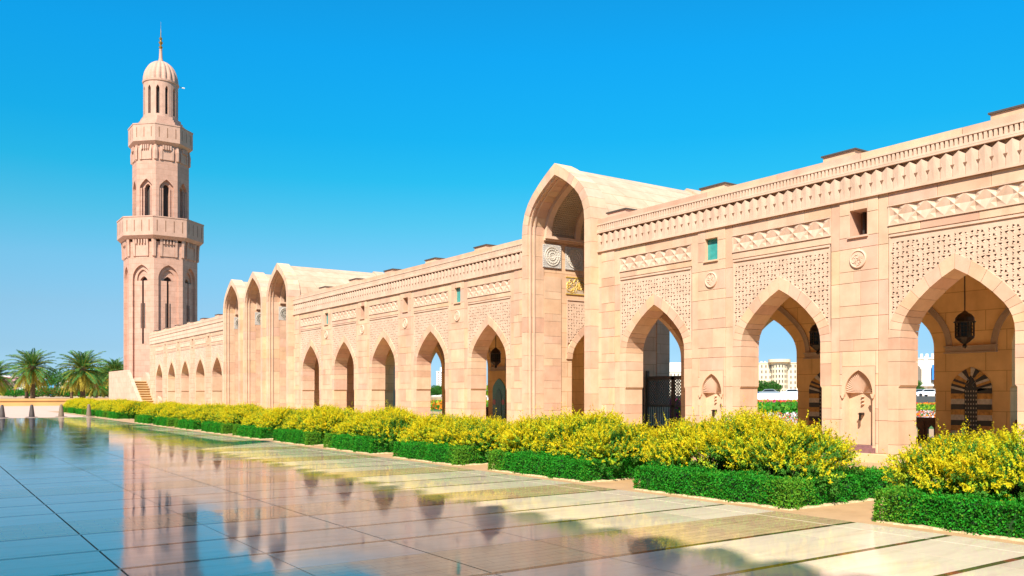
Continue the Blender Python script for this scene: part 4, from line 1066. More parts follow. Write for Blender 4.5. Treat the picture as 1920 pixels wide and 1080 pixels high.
mn.scale = (0.955, 0.955, 1.0)
# stairs and terrace beside the minaret
stp = thing('staircase', 'sandstone outside staircase climbing beside the end of the arcade to the minaret', 'staircase', (19.9, 96, 0))
NST = 12
for i in range(NST):
    link('step', cached('stepm', lambda: MB().box(0, 1.25, -0.09, 0.56, -0.07, 0.0).box(0, 1.25, 0.02, 0.62, -0.29, -0.07, 1).mesh('step', [M['step'], M['riser']])), stp, (0, i * 0.54, (i + 1) * 0.262))
link('side_wall', MB().prism_x([(1.5, 0), (1.9, 0.9), (8.2, 4.4), (19, 4.4), (19, 0)], -0.35, 0.0).mesh('side_wall', M['stair']), stp)
link('side_wall', MB().prism_x([(-0.6, 0), (-0.6, 1.0), (6.4, 4.1), (8.5, 4.1), (8.5, 0)], 1.26, 1.55).mesh('side_wall', M['stair']), stp, label='sloped wall between the stairs and the arcade end')
link('landing', MB().box(0, 8.5, 6.5, 19, 0, 3.1).mesh('landing', M['stair']), stp)

# ------------------------------------------------------------------ prayer hall across the court (throws the shade on the floor)
HX = -7.9; HH = 19.3
hall = thing('prayer_hall', 'tall sandstone hall across the courtyard, its battlements shading the floor', 'building', (HX, 20, 0))
hb = MB(); 
for i in range(13):
    y = -60 + i * 9.0; pr = [(-1.8, 0)] + [(s, 9 + z) for s, z in arch(1.8, 2.2, 10)] + [(1.8, 0)]
    m = MB(T=lambda d, s, z, y=y: (-d, y + s, z)); wall_opening(m, -4.5, 4.5, 0, HH, pr, 0, 0.8, back=False); m.box(0.8, 0.9, -4.5, 4.5, 0, HH)
    n0 = len(hb.v); hb.v += m.v; hb.f += [tuple(q + n0 for q in f) for f in m.f]; hb.m += m.m
hb.box(-20, -0.9, -64.5, 52.5, 0, HH - 0.3)
y_end = 38.5
def clip_y(mb):
    mb.v = [(v[0], min(v[1], y_end), v[2]) for v in mb.v]; return mb
link('wall', clip_y(hb).mesh('wall', M['hall']), hall)
link('cornice', MB().box(-0.9, 0.12, -64.5, y_end, HH, HH + 0.3).mesh('cornice', M['hall']), hall)
mer = cached('merlon', lambda: MB().prism_x([(-0.40, 0), (0.40, 0), (0.40, 0.18), (0.33, 0.42), (0.2, 0.6), (0.07, 0.68), (0, 0.78), (-0.07, 0.68), (-0.2, 0.6), (-0.33, 0.42), (-0.40, 0.18)], -0.4, 0.0).mesh('merlon', M['hall']))
y = -50.0
while y < y_end - 0.4:
    if not (-4.2 < y < 16.2): link('merlon', mer, hall, (0.1, y, HH + 0.3))
    y += 0.915
link('raised_block', MB().box(-6, 0.11, -4, 16, HH + 0.3, HH + 3.3).box(-0.8, 0.11, -4.3, -3.3, HH + 0.3, HH + 5.2).box(-0.8, 0.11, 15.4, 16.4, HH + 0.3, HH + 5.2).mesh('raised_block', M['hall']), hall)

# ------------------------------------------------------------------ plants
def leaf_quads(P, D, N, L, W):
    """diamond leaves from points, directions, side vectors"""
    S = np.cross(D, N); S /= np.linalg.norm(S, axis=1, keepdims=True) + 1e-9
    a = P; c = P + D * L[:, None]; m = P + D * (L * 0.5)[:, None]
    return np.stack([a, m + S * W[:, None], c, m - S * W[:, None]], axis=1)
def norm(v): return v / (np.linalg.norm(v, axis=1, keepdims=True) + 1e-9)
def shrub_mesh(seed, nspray=6000, lobes=None, ntuft=175):
    """sprays gathered in flat-topped tufts: golden young leaves on top, green older ones underneath"""
    r = np.random.default_rng(seed)
    lobes = lobes or [(-0.1, -1.15, 0.62, 1.15, 0.95, 0.52), (0.05, 0.0, 0.66, 1.25, 1.15, 0.62), (0.0, 1.1, 0.62, 1.15, 0.95, 0.50)]
    T = []
    while len(T) < ntuft:
        l = lobes[r.integers(len(lobes))]; d = r.normal(size=3); d /= np.linalg.norm(d)
        if d[2] < -0.35: continue
        u = r.uniform(0.82, 1.10)
        p = np.array([l[0] + d[0] * l[3] * u, l[1] + d[1] * l[4] * u, l[2] + d[2] * l[5] * u])
        if any(((p[0] - k[0]) / k[3]) ** 2 + ((p[1] - k[1]) / k[4]) ** 2 + ((p[2] - k[2]) / k[5]) ** 2 < 0.66 for k in lobes): continue
        if T and min(np.linalg.norm(p - q[:3]) for q in T) < 0.13 and r.random() < 0.85: continue
        T.append(np.concatenate([p, d, [r.uniform(0.18, 0.34)]]))
    T = np.array(T); k = r.integers(len(T), size=nspray); t = T[k]; n = nspray
    up = np.array([0, 0, 1.0]); ax = norm(t[:, 3:6] * 0.55 + up * 0.75)
    a = norm(np.cross(ax, r.normal(size=(n, 3)))); rad = t[:, 6] * np.sqrt(r.random(n))
    dep = r.random(n) ** 1.25 * 0.22
    P = t[:, :3] + a * rad[:, None] - ax * (dep + rad * 0.28)[:, None] - t[:, 3:6] * 0.06
    sd = norm(ax * 0.9 + a * (0.3 + rad * 2.4)[:, None] + r.normal(size=(n, 3)) * 0.22)
    sl = r.uniform(0.10, 0.21, n); tall = (r.random(n) < 0.07) & (dep < 0.06) & (t[:, 2] > 0.6); sl[tall] *= 1.9; sd[tall] = norm(sd[tall] + up * 1.1)
    # inner green fill
    ni = nspray // 4; li = r.integers(len(lobes), size=ni); L = np.array(lobes)[li]; di = norm(r.normal(size=(ni, 3))); di[:, 2] = np.abs(di[:, 2]) * 0.9 - 0.25
    Pi = L[:, :3] + di * L[:, 3:6] * r.uniform(0.5, 0.84, ni)[:, None]
    P = np.concatenate([P, Pi]); sd = np.concatenate([sd, norm(di + up * 0.4)]); sl = np.concatenate([sl, r.uniform(0.15, 0.3, ni)]); dep = np.concatenate([dep, np.full(ni, 0.5)]); n = len(P)
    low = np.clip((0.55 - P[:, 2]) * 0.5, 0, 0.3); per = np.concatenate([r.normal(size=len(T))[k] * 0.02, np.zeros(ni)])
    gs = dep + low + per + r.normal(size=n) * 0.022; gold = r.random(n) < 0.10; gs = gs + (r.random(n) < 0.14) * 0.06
    K = 15; LP = []; LD = []; LN = []; LL = []; LW = []; MI = []
    for j in range(K):
        q = (j + 0.5) / K; ang = j * 2.4 + r.uniform(0, 6.28, n)
        u = norm(np.cross(sd, r.normal(size=(n, 3)))); v = np.cross(sd, u)
        rd_ = u * np.cos(ang)[:, None] + v * np.sin(ang)[:, None]
        pos = P + sd * (sl * q)[:, None]; d = norm(sd * 0.55 + rd_ * 0.95 + up * 0.05)
        LP.append(pos); LD.append(d); LN.append(norm(sd * 0.6 + up * 0.8 + r.normal(size=(n, 3)) * 0.16)); LL.append(r.uniform(0.036, 0.062, n) * (1.15 - 0.5 * q)); LW.append(r.uniform(0.009, 0.0145, n))
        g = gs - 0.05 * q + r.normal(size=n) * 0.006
        c = np.where(g < 0.075, 0, np.where(g < 0.135, 2, 3)); c = np.where((c == 0) & gold, 1, c)  # greener with depth: leaf age, with tuft shade put into the colour
        MI.append(c)
    Q = leaf_quads(np.concatenate(LP), np.concatenate(LD), np.concatenate(LN), np.concatenate(LL), np.concatenate(LW))
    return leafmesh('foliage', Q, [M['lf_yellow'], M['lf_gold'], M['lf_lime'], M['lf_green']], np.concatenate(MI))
def stems_mesh(seed):
    rnd = random.Random(seed); mb = MB()
    for i in range(16):
        y0 = rnd.uniform(-1.3, 1.3); x0 = rnd.uniform(-0.3, 0.3); a = rnd.uniform(0, 6.28); sp = rnd.uniform(0.3, 0.85)
        mb.tube([(x0, y0, 0), (x0 + 0.4 * sp * math.cos(a), y0 + 0.35 * sp * math.sin(a), 0.3), (x0 + sp * math.cos(a), y0 + sp * 0.8 * math.sin(a), 0.75)], [0.022, 0.016, 0.008], 5)
    return mb.mesh('stems', M['bark'])
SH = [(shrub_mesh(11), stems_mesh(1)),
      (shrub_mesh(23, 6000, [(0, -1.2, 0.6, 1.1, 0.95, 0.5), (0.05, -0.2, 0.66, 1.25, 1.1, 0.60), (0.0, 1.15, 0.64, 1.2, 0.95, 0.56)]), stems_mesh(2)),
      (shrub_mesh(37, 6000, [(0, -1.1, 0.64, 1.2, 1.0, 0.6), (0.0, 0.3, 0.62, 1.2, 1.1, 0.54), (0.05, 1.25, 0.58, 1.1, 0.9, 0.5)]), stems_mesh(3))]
HL, HD, HT, HZ = 3.45, 3.0, 0.46, 0.42     # bed length (y), depth (x), hedge thickness, height
def hedge_mesh(seed, n=36000):
    r = np.random.default_rng(seed); P = []; N = []
    segs = [(0, HT, 0, HL), (HD - HT, HD, 0, HL), (HT, HD - HT, 0, HT), (HT, HD - HT, HL - HT, HL)]
    faces = []
    for x0, x1, y0, y1 in segs:
        faces.append(((x0, x1), (y0, y1), (HZ, HZ), (0, 0, 1), (x1 - x0) * (y1 - y0)))
    faces += [((0, 0), (0, HL), (0, HZ), (-1, 0, 0), HL * HZ * 1.6), ((0, HD), (0, 0), (0, HZ), (0, -1, 0), HD * HZ * 1.3), ((0, HD), (HL, HL), (0, HZ), (0, 1, 0), HD * HZ * 0.5), ((HD, HD), (0, HL), (0, HZ), (1, 0, 0), HL * HZ * 0.4), ((HT, HT), (HT, HL - HT), (0.1, HZ), (1, 0, 0), HL * HZ * 0.3), ((HT, HD - HT), (HL - HT, HL - HT), (0.1, HZ), (0, -1, 0), HD * HZ * 0.5)]
    c_ = 0.035
    faces += [((0, c_), (0, c_), (0, HZ), (-0.7, -0.7, 0), 0.22), ((0, c_), (HL - c_, HL), (0, HZ), (-0.7, 0.7, 0), 0.15), ((HD - c_, HD), (0, c_), (0, HZ), (0.7, -0.7, 0), 0.1),
              ((0, c_), (0, HL), (HZ - c_, HZ), (-0.6, 0, 0.6), 0.35), ((0, HD), (0, c_), (HZ - c_, HZ), (0, -0.6, 0.6), 0.25)]
    A = np.array([f[4] for f in faces]); cnt = (A / A.sum() * n).astype(int)
    for f, c in zip(faces, cnt):
        p = np.stack([r.uniform(*f[0], c), r.uniform(*f[1], c), r.uniform(*f[2], c)], 1)
        nn = np.tile(np.array(f[3], float), (c, 1))
        b = 0.035 * np.sin(p[:, 1] * 5 + seed + p[:, 0] * 4) + 0.024 * np.sin(p[:, 1] * 13 + p[:, 2] * 9 + p[:, 0] * 11) + r.normal(size=c) * 0.018 + (r.random(c) < 0.02) * r.uniform(0, 0.07, c)
        P.append(p + nn * b[:, None]); N.append(nn)
    P = np.concatenate(P); N = np.concatenate(N); m = len(P)
    D = norm(N * 0.55 + r.normal(size=(m, 3)) * 0.55 + np.array([0, 0, 0.25])); S = norm(N + r.normal(size=(m, 3)) * 0.5)
    Q = leaf_quads(P - D * 0.012, D, S, r.uniform(0.026, 0.046, m), r.uniform(0.009, 0.016, m))
    pn = np.sin(P[:, 1] * 2.3 + seed) * np.cos(P[:, 0] * 1.9 + P[:, 1]) + r.normal(size=m) * 0.35
    mi = np.where(pn > 0.55, 1, 0); dry = (np.sin(P[:, 1] * 3.1 + seed * 2) + np.cos(P[:, 0] * 2.7 + seed) + r.normal(size=m) * 0.3) > 1.62
    mi = np.where(dry & (P[:, 2] < HZ - 0.06), 2, mi)
    return leafmesh('leaves', Q, [M['lf_hedge'], M['lf_hedge2'], M['lf_brown']], mi)
HM = [hedge_mesh(3), hedge_mesh(8)]
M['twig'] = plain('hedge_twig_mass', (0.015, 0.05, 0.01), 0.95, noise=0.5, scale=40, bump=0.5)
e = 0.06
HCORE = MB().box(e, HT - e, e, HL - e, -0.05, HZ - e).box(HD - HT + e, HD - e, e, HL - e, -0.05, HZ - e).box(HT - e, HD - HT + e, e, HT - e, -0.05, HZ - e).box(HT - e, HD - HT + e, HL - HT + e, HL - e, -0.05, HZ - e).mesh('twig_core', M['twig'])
def kerbm():
    """rough little kerb: three strips of uneven pale stone joined end to end"""
    mb = MB(); rnd = random.Random(2)
    path = []
    def run(x0, y0, x1, y1):
        n = int(math.hypot(x1 - x0, y1 - y0) / 0.07)
        path.extend([(x0 + (x1 - x0) * i / n, y0 + (y1 - y0) * i / n) for i in range(n)])
    run(HD, -0.02, 0, -0.02); run(-0.02, -0.02, -0.02, HL + 0.02); run(-0.02, HL + 0.02, HD, HL + 0.02)
    idx = []
    for i, p in enumerate(path):
        q = path[min(i + 1, len(path) - 1)]; o = path[max(i - 1, 0)]; d = Vector((q[0] - o[0], q[1] - o[1])).normalized(); nrm = Vector((-d.y, d.x))
        if nrm.dot(Vector((p[0] - HD / 2, p[1] - HL / 2))) < 0: nrm = -nrm
        w = 0.025 + rnd.uniform(0, 0.05); h = 0.012 + rnd.uniform(0, 0.02)
        idx.append(mb.pts([(p[0] - nrm.x * 0.08, p[1] - nrm.y * 0.08, -0.02), (p[0] - nrm.x * 0.05, p[1] - nrm.y * 0.05, h), (p[0] + nrm.x * w * 0.6, p[1] + nrm.y * w * 0.6, h * 0.8), (p[0] + nrm.x * w, p[1] + nrm.y * w, -0.02)]))
    for a, b in zip(idx, idx[1:]):
        for k in range(3): mb.f.append((a + k, b + k, b + k + 1, a + k + 1)); mb.m.append(0)
    return mb.mesh('stone_edging', M['kerb'])
KERB = kerbm()
SOIL = MB().box(HT, HD - HT, HT, HL - HT, -0.06, 0.05).mesh('soil', M['soil'])
behind = {-1: 'before the black striped niche', 0: 'before the two shell fountain niches', 1: 'before the arch with the metal gate',
          2: 'before the single portal', 3: 'before the teal tiled niche', 4: 'before the arch showing the white tower'}
XB = 11.12
for n in range(-1, 17):
    if n in (10,): continue
    far_grp = n > 10
    s = BS + BP * n + (1.2 if far_grp else 0); x = XB + (0.3 if far_grp else 0)
    if n in behind: where = behind[n]
    elif n < 10: where = '%s beyond the white tower arch' % {5: 'first', 6: 'second', 7: 'third', 8: 'fourth', 9: 'last one'}[n]
    else: where = '%s past the gap in the planting' % {11: 'first', 12: 'second', 13: 'third', 14: 'fourth', 15: 'fifth', 16: 'sixth and farthest'}[n]
    v = (n + 3) % 3
    sh = thing('shrub', 'golden-leaved shrub ' + where, 'shrub', (x + HD / 2 - 0.1, s + HL / 2, 0.02), 'golden shrubs in the planting beds')
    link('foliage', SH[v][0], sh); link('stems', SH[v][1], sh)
    sh.scale = (1, 1 if n % 2 else -1, random.uniform(0.97, 1.08))
    if n == -1: sh.scale = (0.95, 1.0, 1.12)
    if n == 0: sh.scale = (0.82, 1.0, 1.14); sh.location.y += 0.3; sh.location.x -= 0.05
    he = thing('hedge', 'low clipped green hedge of the bed ' + where, 'hedge', (x, s, 0), 'clipped hedges round the planting beds')
    if n % 2: he.location = (x, s, 0)
    link('leaves', HM[(n + 1) % 2], he); link('twig_core', HCORE, he)
    link('stone_edging', KERB, None, (x, s, 0), label='pale stone edging of the bed ' + where, category='edging', group='stone edgings of the beds')
    link('bed_soil', SOIL, None, (x, s, 0), kind='structure')

# palms
def frond_mesh(seed, dry=False):
    r = random.Random(seed); quads = []; L = 3.6; n = 46
    pts = []
    for i in range(n + 1):
        t = i / n; pts.append(Vector((L * t * (1 - 0.12 * t), 0, L * (0.30 * t - 0.42 * t * t))))
    mb = MB(); mb.tube([tuple(pts[i]) for i in range(0, n + 1, 6)] , [0.05, 0.04, 0.035, 0.03, 0.025, 0.02, 0.015, 0.01][:len(range(0, n + 1, 6))], 4, 1)
    for i in range(5, n):
        t = i / n; l = 0.62 * math.sin(math.pi * (0.12 + 0.84 * t)) ** 0.6
        d = (pts[i + 1] - pts[i]).normalized()
        for sd in (-1, 1):
            dr = (d * 0.75 + Vector((0, sd, 0)) * 0.85 + Vector((0, 0, r.uniform(-0.25, 0.25)))).normalized(); b = pts[i]; w = 0.035
            tip = b + dr * l * r.uniform(0.85, 1.1) + Vector((0, 0, -0.08)); q = d * w
            mb.face([tuple(b - q), tuple(b + dr * l * .5 - q * 1.2 ), tuple(tip), tuple(b + dr * l * .5 + q * 1.2)])
    return mb.mesh('frond', [M['lf_palmy'] if dry else M['lf_palm'], M['lf_palmy']])
FR = [frond_mesh(1), frond_mesh(2), frond_mesh(3)]; FRD = frond_mesh(4, True)
def palm(loc, h, sc, seed, label, nf=84):
    r = random.Random(seed); t = thing('palm_tree', label, 'palm tree', loc, 'date palms at the end of the courtyard')
    mb = MB(); prof = []; z = 0
    while z < h: prof += [(0.30 * sc * (1.25 if z < 0.3 else 1), z), (0.36 * sc, z + 0.12), (0.29 * sc, z + 0.16)]; z += 0.28
    mb.lathe((0, 0, 0), prof, 9); link('trunk', mb.mesh('trunk', M['palmbark']), t)
    cr = link('crown', MB().lathe((0, 0, h - 0.3), [(0.25 * sc, -0.5), (0.5 * sc, 0), (0.45 * sc, 0.5), (0.2 * sc, 0.9)], 8).mesh('crown', M['palmbark']), t)
    for i in range(nf):
        u = i / nf; el = R(80 - 138 * u ** 0.85 + r.uniform(-6, 6)); az = i * 2.39996 + r.uniform(-.2, .2)
        dry = u > 0.80
        o = link('frond', FRD if dry else FR[i % 3], cr, (0.15 * math.cos(az), 0.15 * math.sin(az), h - 0.1 + 0.3 * math.sin(el)), (r.uniform(-.3, .3), -el, az))
        o.rotation_euler = (Matrix.Rotation(az, 3, 'Z') @ Matrix.Rotation(-el, 3, 'Y') @ Matrix.Rotation(r.uniform(-.4, .4), 3, 'X')).to_euler()
        s = sc * r.uniform(0.88, 1.1) * (0.8 if u < 0.12 else 1); o.scale = (s, s, s)
def gp(px, d, z=0.0):
    lat = (px - 960) / F * d; return (d * SN + lat * CS, d * CS - lat * SN, z)
palm(gp(61, 128, 0.9), 4.7, 1.06, 3, 'date palm with a full round crown and a leaning companion trunk close beside it')
palm(gp(50, 131, 0.9), 3.6, 0.85, 5, 'smaller date palm whose crown merges with its full neighbour', 40)
palm(gp(155, 132, 0.9), 4.5, 1.2, 8, 'widest date palm, standing where the yellow shrubs begin')
palm(gp(134, 138, 0.9), 2.9, 0.75, 9, 'short date palm half hidden beside the widest one', 34)
palm(gp(216, 158, 0.9), 4.9, 0.95, 12, 'date palm rising just behind the staircase wall')
palm(gp(-8, 130, 0.9), 3.6, 0.95, 14, 'date palm cut off by the picture edge')
palm(gp(180, 150, 0.9), 2.2, 0.8, 16, 'low date palm between the widest palm and the stairs', 36)

# broadleaf trees and bushes
def crown_mesh(seed, rx, ry, rz, n, ls, mats=('lf_tree', 'lf_green'), flat=-0.5):
    r = np.random.default_rng(seed); cl = []
    for _ in range(26):
        d = r.normal(size=3); d /= np.linalg.norm(d); d[2] = max(d[2], flat); u = r.uniform(0.45, 0.85)
        cl.append((d[0] * rx * u, d[1] * ry * u, d[2] * rz * u, r.uniform(0.22, 0.42)))
    cl = np.array(cl); k = r.integers(len(cl), size=n); d = norm(r.normal(size=(n, 3))); rr = cl[k, 3] * r.uniform(0.7, 1.05, n)
    P = cl[k, :3] + d * rr[:, None] * np.array([rx, ry, rz])
    D = norm(d + r.normal(size=(n, 3)) * 0.6); S = norm(r.normal(size=(n, 3)))
    Q = leaf_quads(P, D, S, r.uniform(0.7, 1.3, n) * ls, r.uniform(0.25, 0.4, n) * ls)
    return leafmesh('crown', Q, [M[m] for m in mats], (r.random(n) < 0.3).astype(int))
def tree(px, d, z, h, rad, label, seed, name='tree', cat='tree', group='trees beyond the arcade', n=5000, mats=('lf_tree', 'lf_green')):
    loc = gp(px, d, z); t = thing(name, label, cat, loc, group)
    link('crown', crown_mesh(seed, rad, rad, h * 0.42, n, max(0.12, rad * 0.07), mats), t, (0, 0, h * 0.58))
    mb = MB(); mb.tube([(0, 0, 0), (0.05, 0.02, h * 0.35), (0.0, 0.1, h * 0.7)], [h * 0.035, h * 0.028, h * 0.012], 7)
    for a in range(4): mb.tube([(0.03, 0, h * 0.33), (rad * 0.3 * math.cos(a * 1.6), rad * 0.3 * math.sin(a * 1.6), h * 0.52), (rad * 0.6 * math.cos(a * 1.6), rad * 0.6 * math.sin(a * 1.6), h * 0.7)], [h * 0.018, h * 0.013, h * 0.006], 5)
    link('trunk', mb.mesh('trunk', M['bark']), t)
def bush(px, d, z, h, rad, label, seed, mats=('lf_tree', 'lf_hedge'), group='bushes behind the palms', n=4000):
    t = thing('bush', label, 'bush', gp(px, d, z), group)
    link('foliage', crown_mesh(seed, rad, rad, h * 0.62, n, 0.22, mats, -0.2), t, (0, 0, h * 0.42))
    mb = MB()
    for a in range(5): mb.tube([(0, 0, 0), (rad * 0.5 * math.cos(a * 1.3), rad * 0.5 * math.sin(a * 1.3), h * 0.6)], [0.08, 0.03], 5)
    link('stems', mb.mesh('stems', M['bark']), t)
for i, (px, rad, h, lb) in enumerate([(-20, 5.5, 2.6, 'dark green bush at the picture edge beneath the cut-off palm'), (28, 5.0, 2.3, 'dark green bush left of the full palm'), (70, 4.5, 2.4, 'dark green bush behind the paired palm trunks'),
                                       (98, 4.2, 1.9, 'grey green bush in front of the blue hut'), (126, 4.2, 2.0, 'pale bush beside the short palm'), (150, 4.6, 2.4, 'dark green bush behind the widest palm'), (178, 4.2, 2.3, 'green bush next to the low palm'), (204, 4.0, 1.9, 'olive bush against the staircase wall')]):
    bush(px, 172, 0.95, h, rad, lb, 50 + i, ('lf_hedge', 'lf_tree') if i not in (3, 4, 7) else ('lf_tree', 'lf_brown'))
for i, (px, d, h, rad, lb) in enumerate([(196, 230, 9.5, 6.0, 'round dark tree between the widest palm and the minaret'), (228, 240, 9.0, 6.0, 'dark tree touching the minaret edge'), (108, 260, 8.5, 5.0, 'brownish tree showing between the two big palms'), (172, 250, 7.0, 6.0, 'dark tree low behind the widest palm')]):
    tree(px, d, 0.95, h, rad, lb, 80 + i, group='trees behind the palms')
def house(px, d, w, dep, h, mat, label, rows, cols, name='house', cat='house', z=0.0, win=None, extra=None, group='distant buildings'):
    x, y, _ = gp(px, d); t = thing(name, label, cat, (x, y, z), group, (0, 0, R(-YAW) - math.atan2(px - 960, F)))
    link('wall', MB().box(-w / 2, w / 2, 0, dep, -1, h).mesh('wall', mat), t)
    link('roof', MB().box(-w / 2 - 0.3, w / 2 + 0.3, -0.3, dep + 0.3, h, h + 0.5).mesh('roof', mat), t)
    wm = MB().box(-0.5, 0.5, -0.12, 0.1, -0.8, 0.8).mesh('window', M['winfar']); 
    ws = (w / cols) * 0.36; hs_ = (h / rows) * 0.5
    many = rows * cols > 60; jm = MB()
    for r_ in range(rows):
        for c in range(cols):
            cx, cz = -w / 2 + w * (c + 0.5) / cols, h * (r_ + 0.5) / rows
            if many: jm.box(cx - ws / 2, cx + ws / 2, -0.1, 0.05, cz - hs_ / 2, cz + hs_ / 2)
            else: link('window', cached(('w', round(ws, 2), round(hs_, 2)), lambda: MB().box(-ws / 2, ws / 2, -0.1, 0.05, -hs_ / 2, hs_ / 2).mesh('window', M['winfar'])), t, (cx, 0, cz))
    if many: link('windows', jm.mesh('windows', M['winfar']), t, kind='stuff')
    if extra: extra(t)
    return t
house(20, 330, 14, 10, 8, M['white'], 'low white house behind the bushes, next to the full palm', 2, 5, z=0)
house(13, 300, 7, 8, 7, M['pinkwall'], 'small pink house peeping out beside the cut-off palm', 2, 3)
house(96, 300, 5, 5, 6.2, M['bluewall'], 'small blue hut between the two big palms', 1, 2)
house(140, 340, 30, 10, 7, M['cream2'], 'long pale house behind the palms', 2, 9)
# hotel seen through the third arch
def hotel_x(t):
    m = MB(); m.lathe((6, -1, 0), [(4.4, 0), (4.4, 18.6), (6.0, 18.8), (6.0, 20.4), (5.4, 20.4)], 20)
    tw = link('turret', m.mesh('turret', M['cream']), t)
    j = MB()
    for r_ in range(6):
        for q in range(7):
            a = -math.pi / 2 + (q - 3) * 0.36; j.lathe((6 + 4.35 * math.cos(a), -1 + 4.35 * math.sin(a), 2.0 + r_ * 2.8), [(0.42, 0), (0.42, 1.4)], 4)
    link('windows', j.mesh('windows', M['winfar']), t, kind='stuff')
    cr = MB()
    for i in range(18): cr.box(-34 + i * 2, -33 + i * 2, -0.1, 0.6, 18.7, 19.5)
    link('battlement', cr.mesh('battlement', M['cream']), t)
house(1440, 480, 75, 20, 18.2, M['cream'], 'cream six-storey hotel with a round turret seen through the arch beside the fountains', 6, 34, 'hotel', 'hotel', extra=hotel_x)
house(1275, 520, 17, 18, 14.3, M['cream2'], 'pale block with a white roof screen above the metal gate', 5, 8, 'apartment_block', 'apartment block', extra=lambda t: link('roof_screen', MB().box(-6.5, 7, 0, 1, 14.8, 20.2).mesh('roof_screen', M['white']), t))
def orn(t):
    link('sign', MB().box(4.2, 9.5, -1.6, -1.3, 6.4, 11.5).mesh('sign', M['bluesign']), t, label='blank blue hoarding on the facade')
    c = MB()
    for i in range(16): c.prism_x([(0.0, 13.6), (0.5, 13.6), (0.5, 14.6), (0.25, 15.4), (0.0, 14.6)], -13 + i * 1.7, -12.2 + i * 1.7)
    link('battlement', c.mesh('battlement', M['cream2']), t)
    p = MB()
    for i in range(6): p.box(-13.2 + i * 5, -12.2 + i * 5, -0.8, 0, 0, 14.5)
    link('pilasters', p.mesh('pilasters', M['white']), t)
    link('canopy', MB().box(-13, 13, -2.5, 0, 4.2, 4.7).mesh('canopy', M['white']), t)
    wn = cached('pwin', lambda: MB().prism_x([(0, 5.6)] + [(0, 5.6)][:0] + [(0.001, 5.6), (0.001, 11)], 0, 1).mesh('x', M['winfar']))
    for i in range(5):
        m = MB(T=lambda d, s, z, i=i: (-10.2 + i * 5 + s, -0.15 + d, z)); m.prism_x([(-0.9, 5.4), (0.9, 5.4)] + [(s, 10 + z) for s, z in arch(0.9, 1.4, 6)][::-1], 0, 0.1)
        link('arched_window', m.mesh('arched_window', M['winfar']), t)
house(1722, 300, 28, 14, 13.5, M['cream2'], 'ornate pale building with arched windows and a blue sign beyond the garden', 1, 5, 'ornate_building', 'building', extra=orn)
house(828, 560, 6.5, 8, 15.5, M['white'], 'white tower block seen through the fourth mid arch', 11, 3, 'tower_block', 'tower block', extra=lambda t: link('plant_room', MB().box(-1, 2.8, 2, 6, 16, 18.6).mesh('plant_room', M['white']), t))
house(800, 520, 60, 10, 4.6, M['white'], 'low white buildings at the foot of the white tower', 2, 14)
house(925, 520, 20, 10, 5.5, M['white'], 'small white building behind the light green tree', 3, 5)
tree(828, 300, 0, 4.8, 5, 'dark green tree in front of the white tower', 101); tree(808, 280, 0, 3.8, 4, 'dark tree beside the tower foot', 102); tree(848, 270, 0, 4.0, 4, 'dark tree right of the white tower', 103)
tree(916, 200, 0, 3.9, 3.2, 'light green tree framed by the arch with the lantern', 104, mats=('lf_lime', 'lf_green'))
tree(1438, 210, 0.4, 4.6, 4.2, 'round green tree in front of the cream hotel', 105, mats=('lf_tree', 'lf_green'), n=8000)
tree(1408, 215, 0.4, 3.9, 3.6, 'smaller green tree beside the round one at the hotel', 107)
tree(1712, 230, 0.5, 4.5, 3.5, 'low dark tree by the ornate building', 106)
# road with white wall, cars
rd_x0 = gp(1350, 168); rd_x1 = gp(1560, 150)
struct('road', MB().box(100, 300, -40, 75, 0, 1.1).mesh('road', M['asphalt']), (0, 0, 0)) if False else None
def bar(px0, px1, d, z0, z1, th, name, mat, label=None, cat=None, kind=None):
    a = Vector(gp(px0, d)); b = Vector(gp(px1, d)); L = (b - a).length
    o = link(name, MB().box(0, L, 0, th, z0, z1).mesh(name, mat), None, tuple(a), (0, 0, math.atan2(b.y - a.y, b.x - a.x)))
    if label: o['label'] = label; o['category'] = cat
    if kind: o['kind'] = kind
    return o
bar(1290, 1900, 166, -0.1, 1.1, 60, 'raised_road', M['asphalt'], kind='structure')
bar(1290, 1600, 160, 0, 1.75, 0.4, 'road_wall', M['white'], 'long white wall along the raised road before the hotel', 'wall')
bar(790, 960, 170, 0, 0.9, 0.4, 'garden_wall', M['white'], 'low white wall under the trees beyond the mid arches', 'wall')
def car(px, d, z, paint, label):
    t = thing('parked_car', label, 'car', gp(px, d, z), 'cars on the raised road', (0, 0, R(-YAW) - math.atan2(px - 960, F)))
    prof = [(-2.2, 0.35), (-2.2, 0.85), (-1.9, 0.98), (-1.25, 1.02), (-0.7, 1.48), (0.9, 1.5), (1.6, 1.05), (2.15, 0.92), (2.25, 0.4)]
    m = MB(T=lambda x, y, z: (y, x, z)); m.prism_x(prof, -0.88, 0.88); link('body', m.mesh('body', paint), t)
    m = MB(T=lambda x, y, z: (y, x, z)); m.prism_x([(-1.1, 1.03), (-0.66, 1.40), (0.86, 1.42), (1.42, 1.05)], -0.9, 0.9); link('window', m.mesh('window', M['carglass']), t)
    for x in (-1.4, 1.4):
        for y in (-0.8, 0.8):
            m = MB(T=lambda a, b, c, x=x, y=y: (x + a, y + c, 0.33 + b)); m.lathe((0, 0, -0.1), [(0.33, 0), (0.33, 0.2)], 12); wl = link('wheel', m.mesh('wheel', M['tyre']), t)
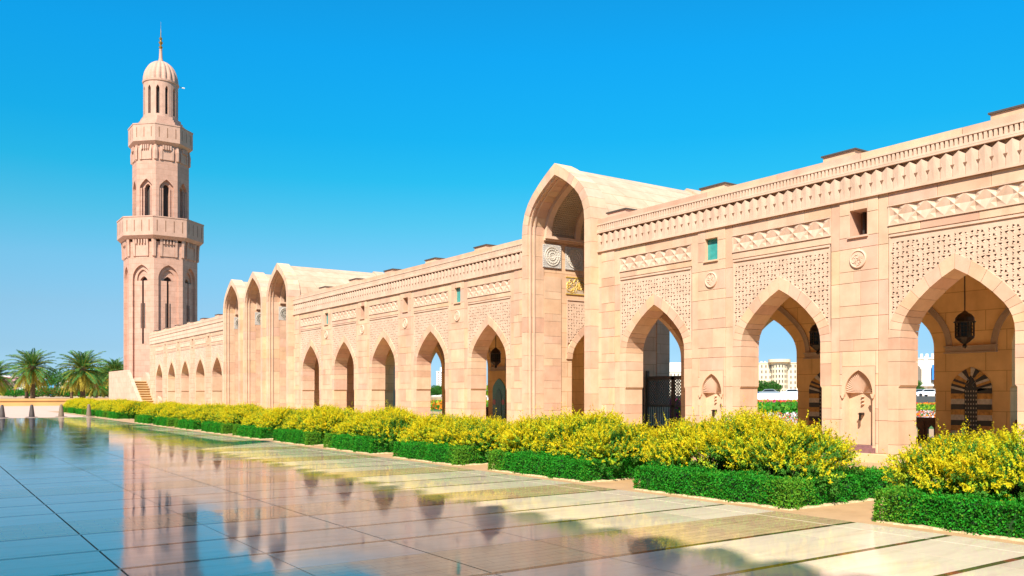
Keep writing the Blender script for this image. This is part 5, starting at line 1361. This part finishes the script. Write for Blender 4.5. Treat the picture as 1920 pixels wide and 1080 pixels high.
for px, pt, lb in ((1402, 'carblue', 'dark blue car above the white wall, partly behind the arch pier'), (1441, 'cargrey', 'silver blue car in front of the round tree'), (1484, 'carwhite', 'white car above the white wall beside the hotel turret'),
                   (1702, 'carblue', 'dark blue car at the pier edge before the ornate building'), (1722, 'cargrey', 'silver car beside the flower garden'), (1741, 'carwhite', 'white car in front of the ornate building')):
    car(px, 172 + random.uniform(0, 3), 1.1, M[pt], lb)
# flower beds in the garden: uncountable massed blooms
def flowers(px0, px1, d0, d1, mats, label_name, seed, n=9000, h=0.5, sz=0.16):
    r = np.random.default_rng(seed); px = r.uniform(px0, px1, n); d = r.uniform(d0, d1, n)
    lat = (px - 960) / F * d; P = np.stack([d * SN + lat * CS, d * CS - lat * SN, r.uniform(0.0, h, n)], 1)
    D = norm(r.normal(size=(n, 3)) + np.array([0, 0, 0.8])); S = norm(r.normal(size=(n, 3)))
    Q = leaf_quads(P, D, S, r.uniform(0.7, 1.3, n) * sz, r.uniform(0.3, 0.5, n) * sz)
    link(label_name, leafmesh(label_name, Q, [M[m] for m in mats], r.integers(len(mats), size=n)), None, kind='stuff')
flowers(1380, 1520, 46, 56, ('fl_red', 'lf_green', 'fl_white', 'fl_white'), 'flower_bed_plants', 1, 5000, sz=.14)
flowers(1380, 1520, 56, 75, ('lf_green', 'lf_hedge2', 'lf_hedge'), 'ground_cover', 2, 12000, 0.9, .25)
flowers(1380, 1520, 80, 110, ('fl_orange', 'fl_red', 'lf_lime', 'fl_pink'), 'flower_bed_plants', 3, 9000, 0.8, .3)
flowers(1690, 1760, 52, 62, ('fl_red', 'fl_orange', 'fl_white', 'fl_white', 'lf_green'), 'flower_bed_plants', 4, 6000, 0.5, .16)
flowers(1690, 1760, 62, 80, ('lf_hedge2', 'lf_lime', 'lf_green'), 'ground_cover', 5, 8000, 0.6, .25)
flowers(1690, 1760, 85, 100, ('fl_orange', 'fl_red', 'lf_lime'), 'flower_bed_plants', 6, 5000, 0.5, .3)
flowers(1215, 1300, 46, 52, ('fl_pink', 'fl_pink', 'lf_green'), 'flower_bed_plants', 7, 5000, 1.3, .22)
flowers(800, 960, 95, 130, ('lf_lime', 'lf_green', 'fl_orange'), 'ground_cover', 8, 9000, 0.5, .4)

# ------------------------------------------------------------------ cone bollards
bl = [(5.25, 'dark granite cone bollard cut by the picture edge', 'granite'), (7.15, 'dark granite cone bollard standing alone before the low ochre wall', 'granite'),
      (9.1, 'brown stone cone bollard at the end corner of the far hedge', 'tancone'), (11.0, 'brown stone cone bollard in front of the far hedge', 'tancone')]
for x, lb, mt in bl:
    b = thing('bollard', lb, 'bollard', (x, 73.0, 0), 'cone bollards at the far edge of the polished floor')
    link('cone', MB().lathe((0, 0, 0), [(0.20, 0.04), (0.19, 0.2), (0.105, 0.86), (0.085, 0.93), (0.04, 0.95)], 20).mesh('cone', M[mt], smooth=False), b)
    link('base', MB().lathe((0, 0, 0), [(0.42, 0), (0.40, 0.03), (0.22, 0.05)], 20).mesh('base', M[mt]), b)
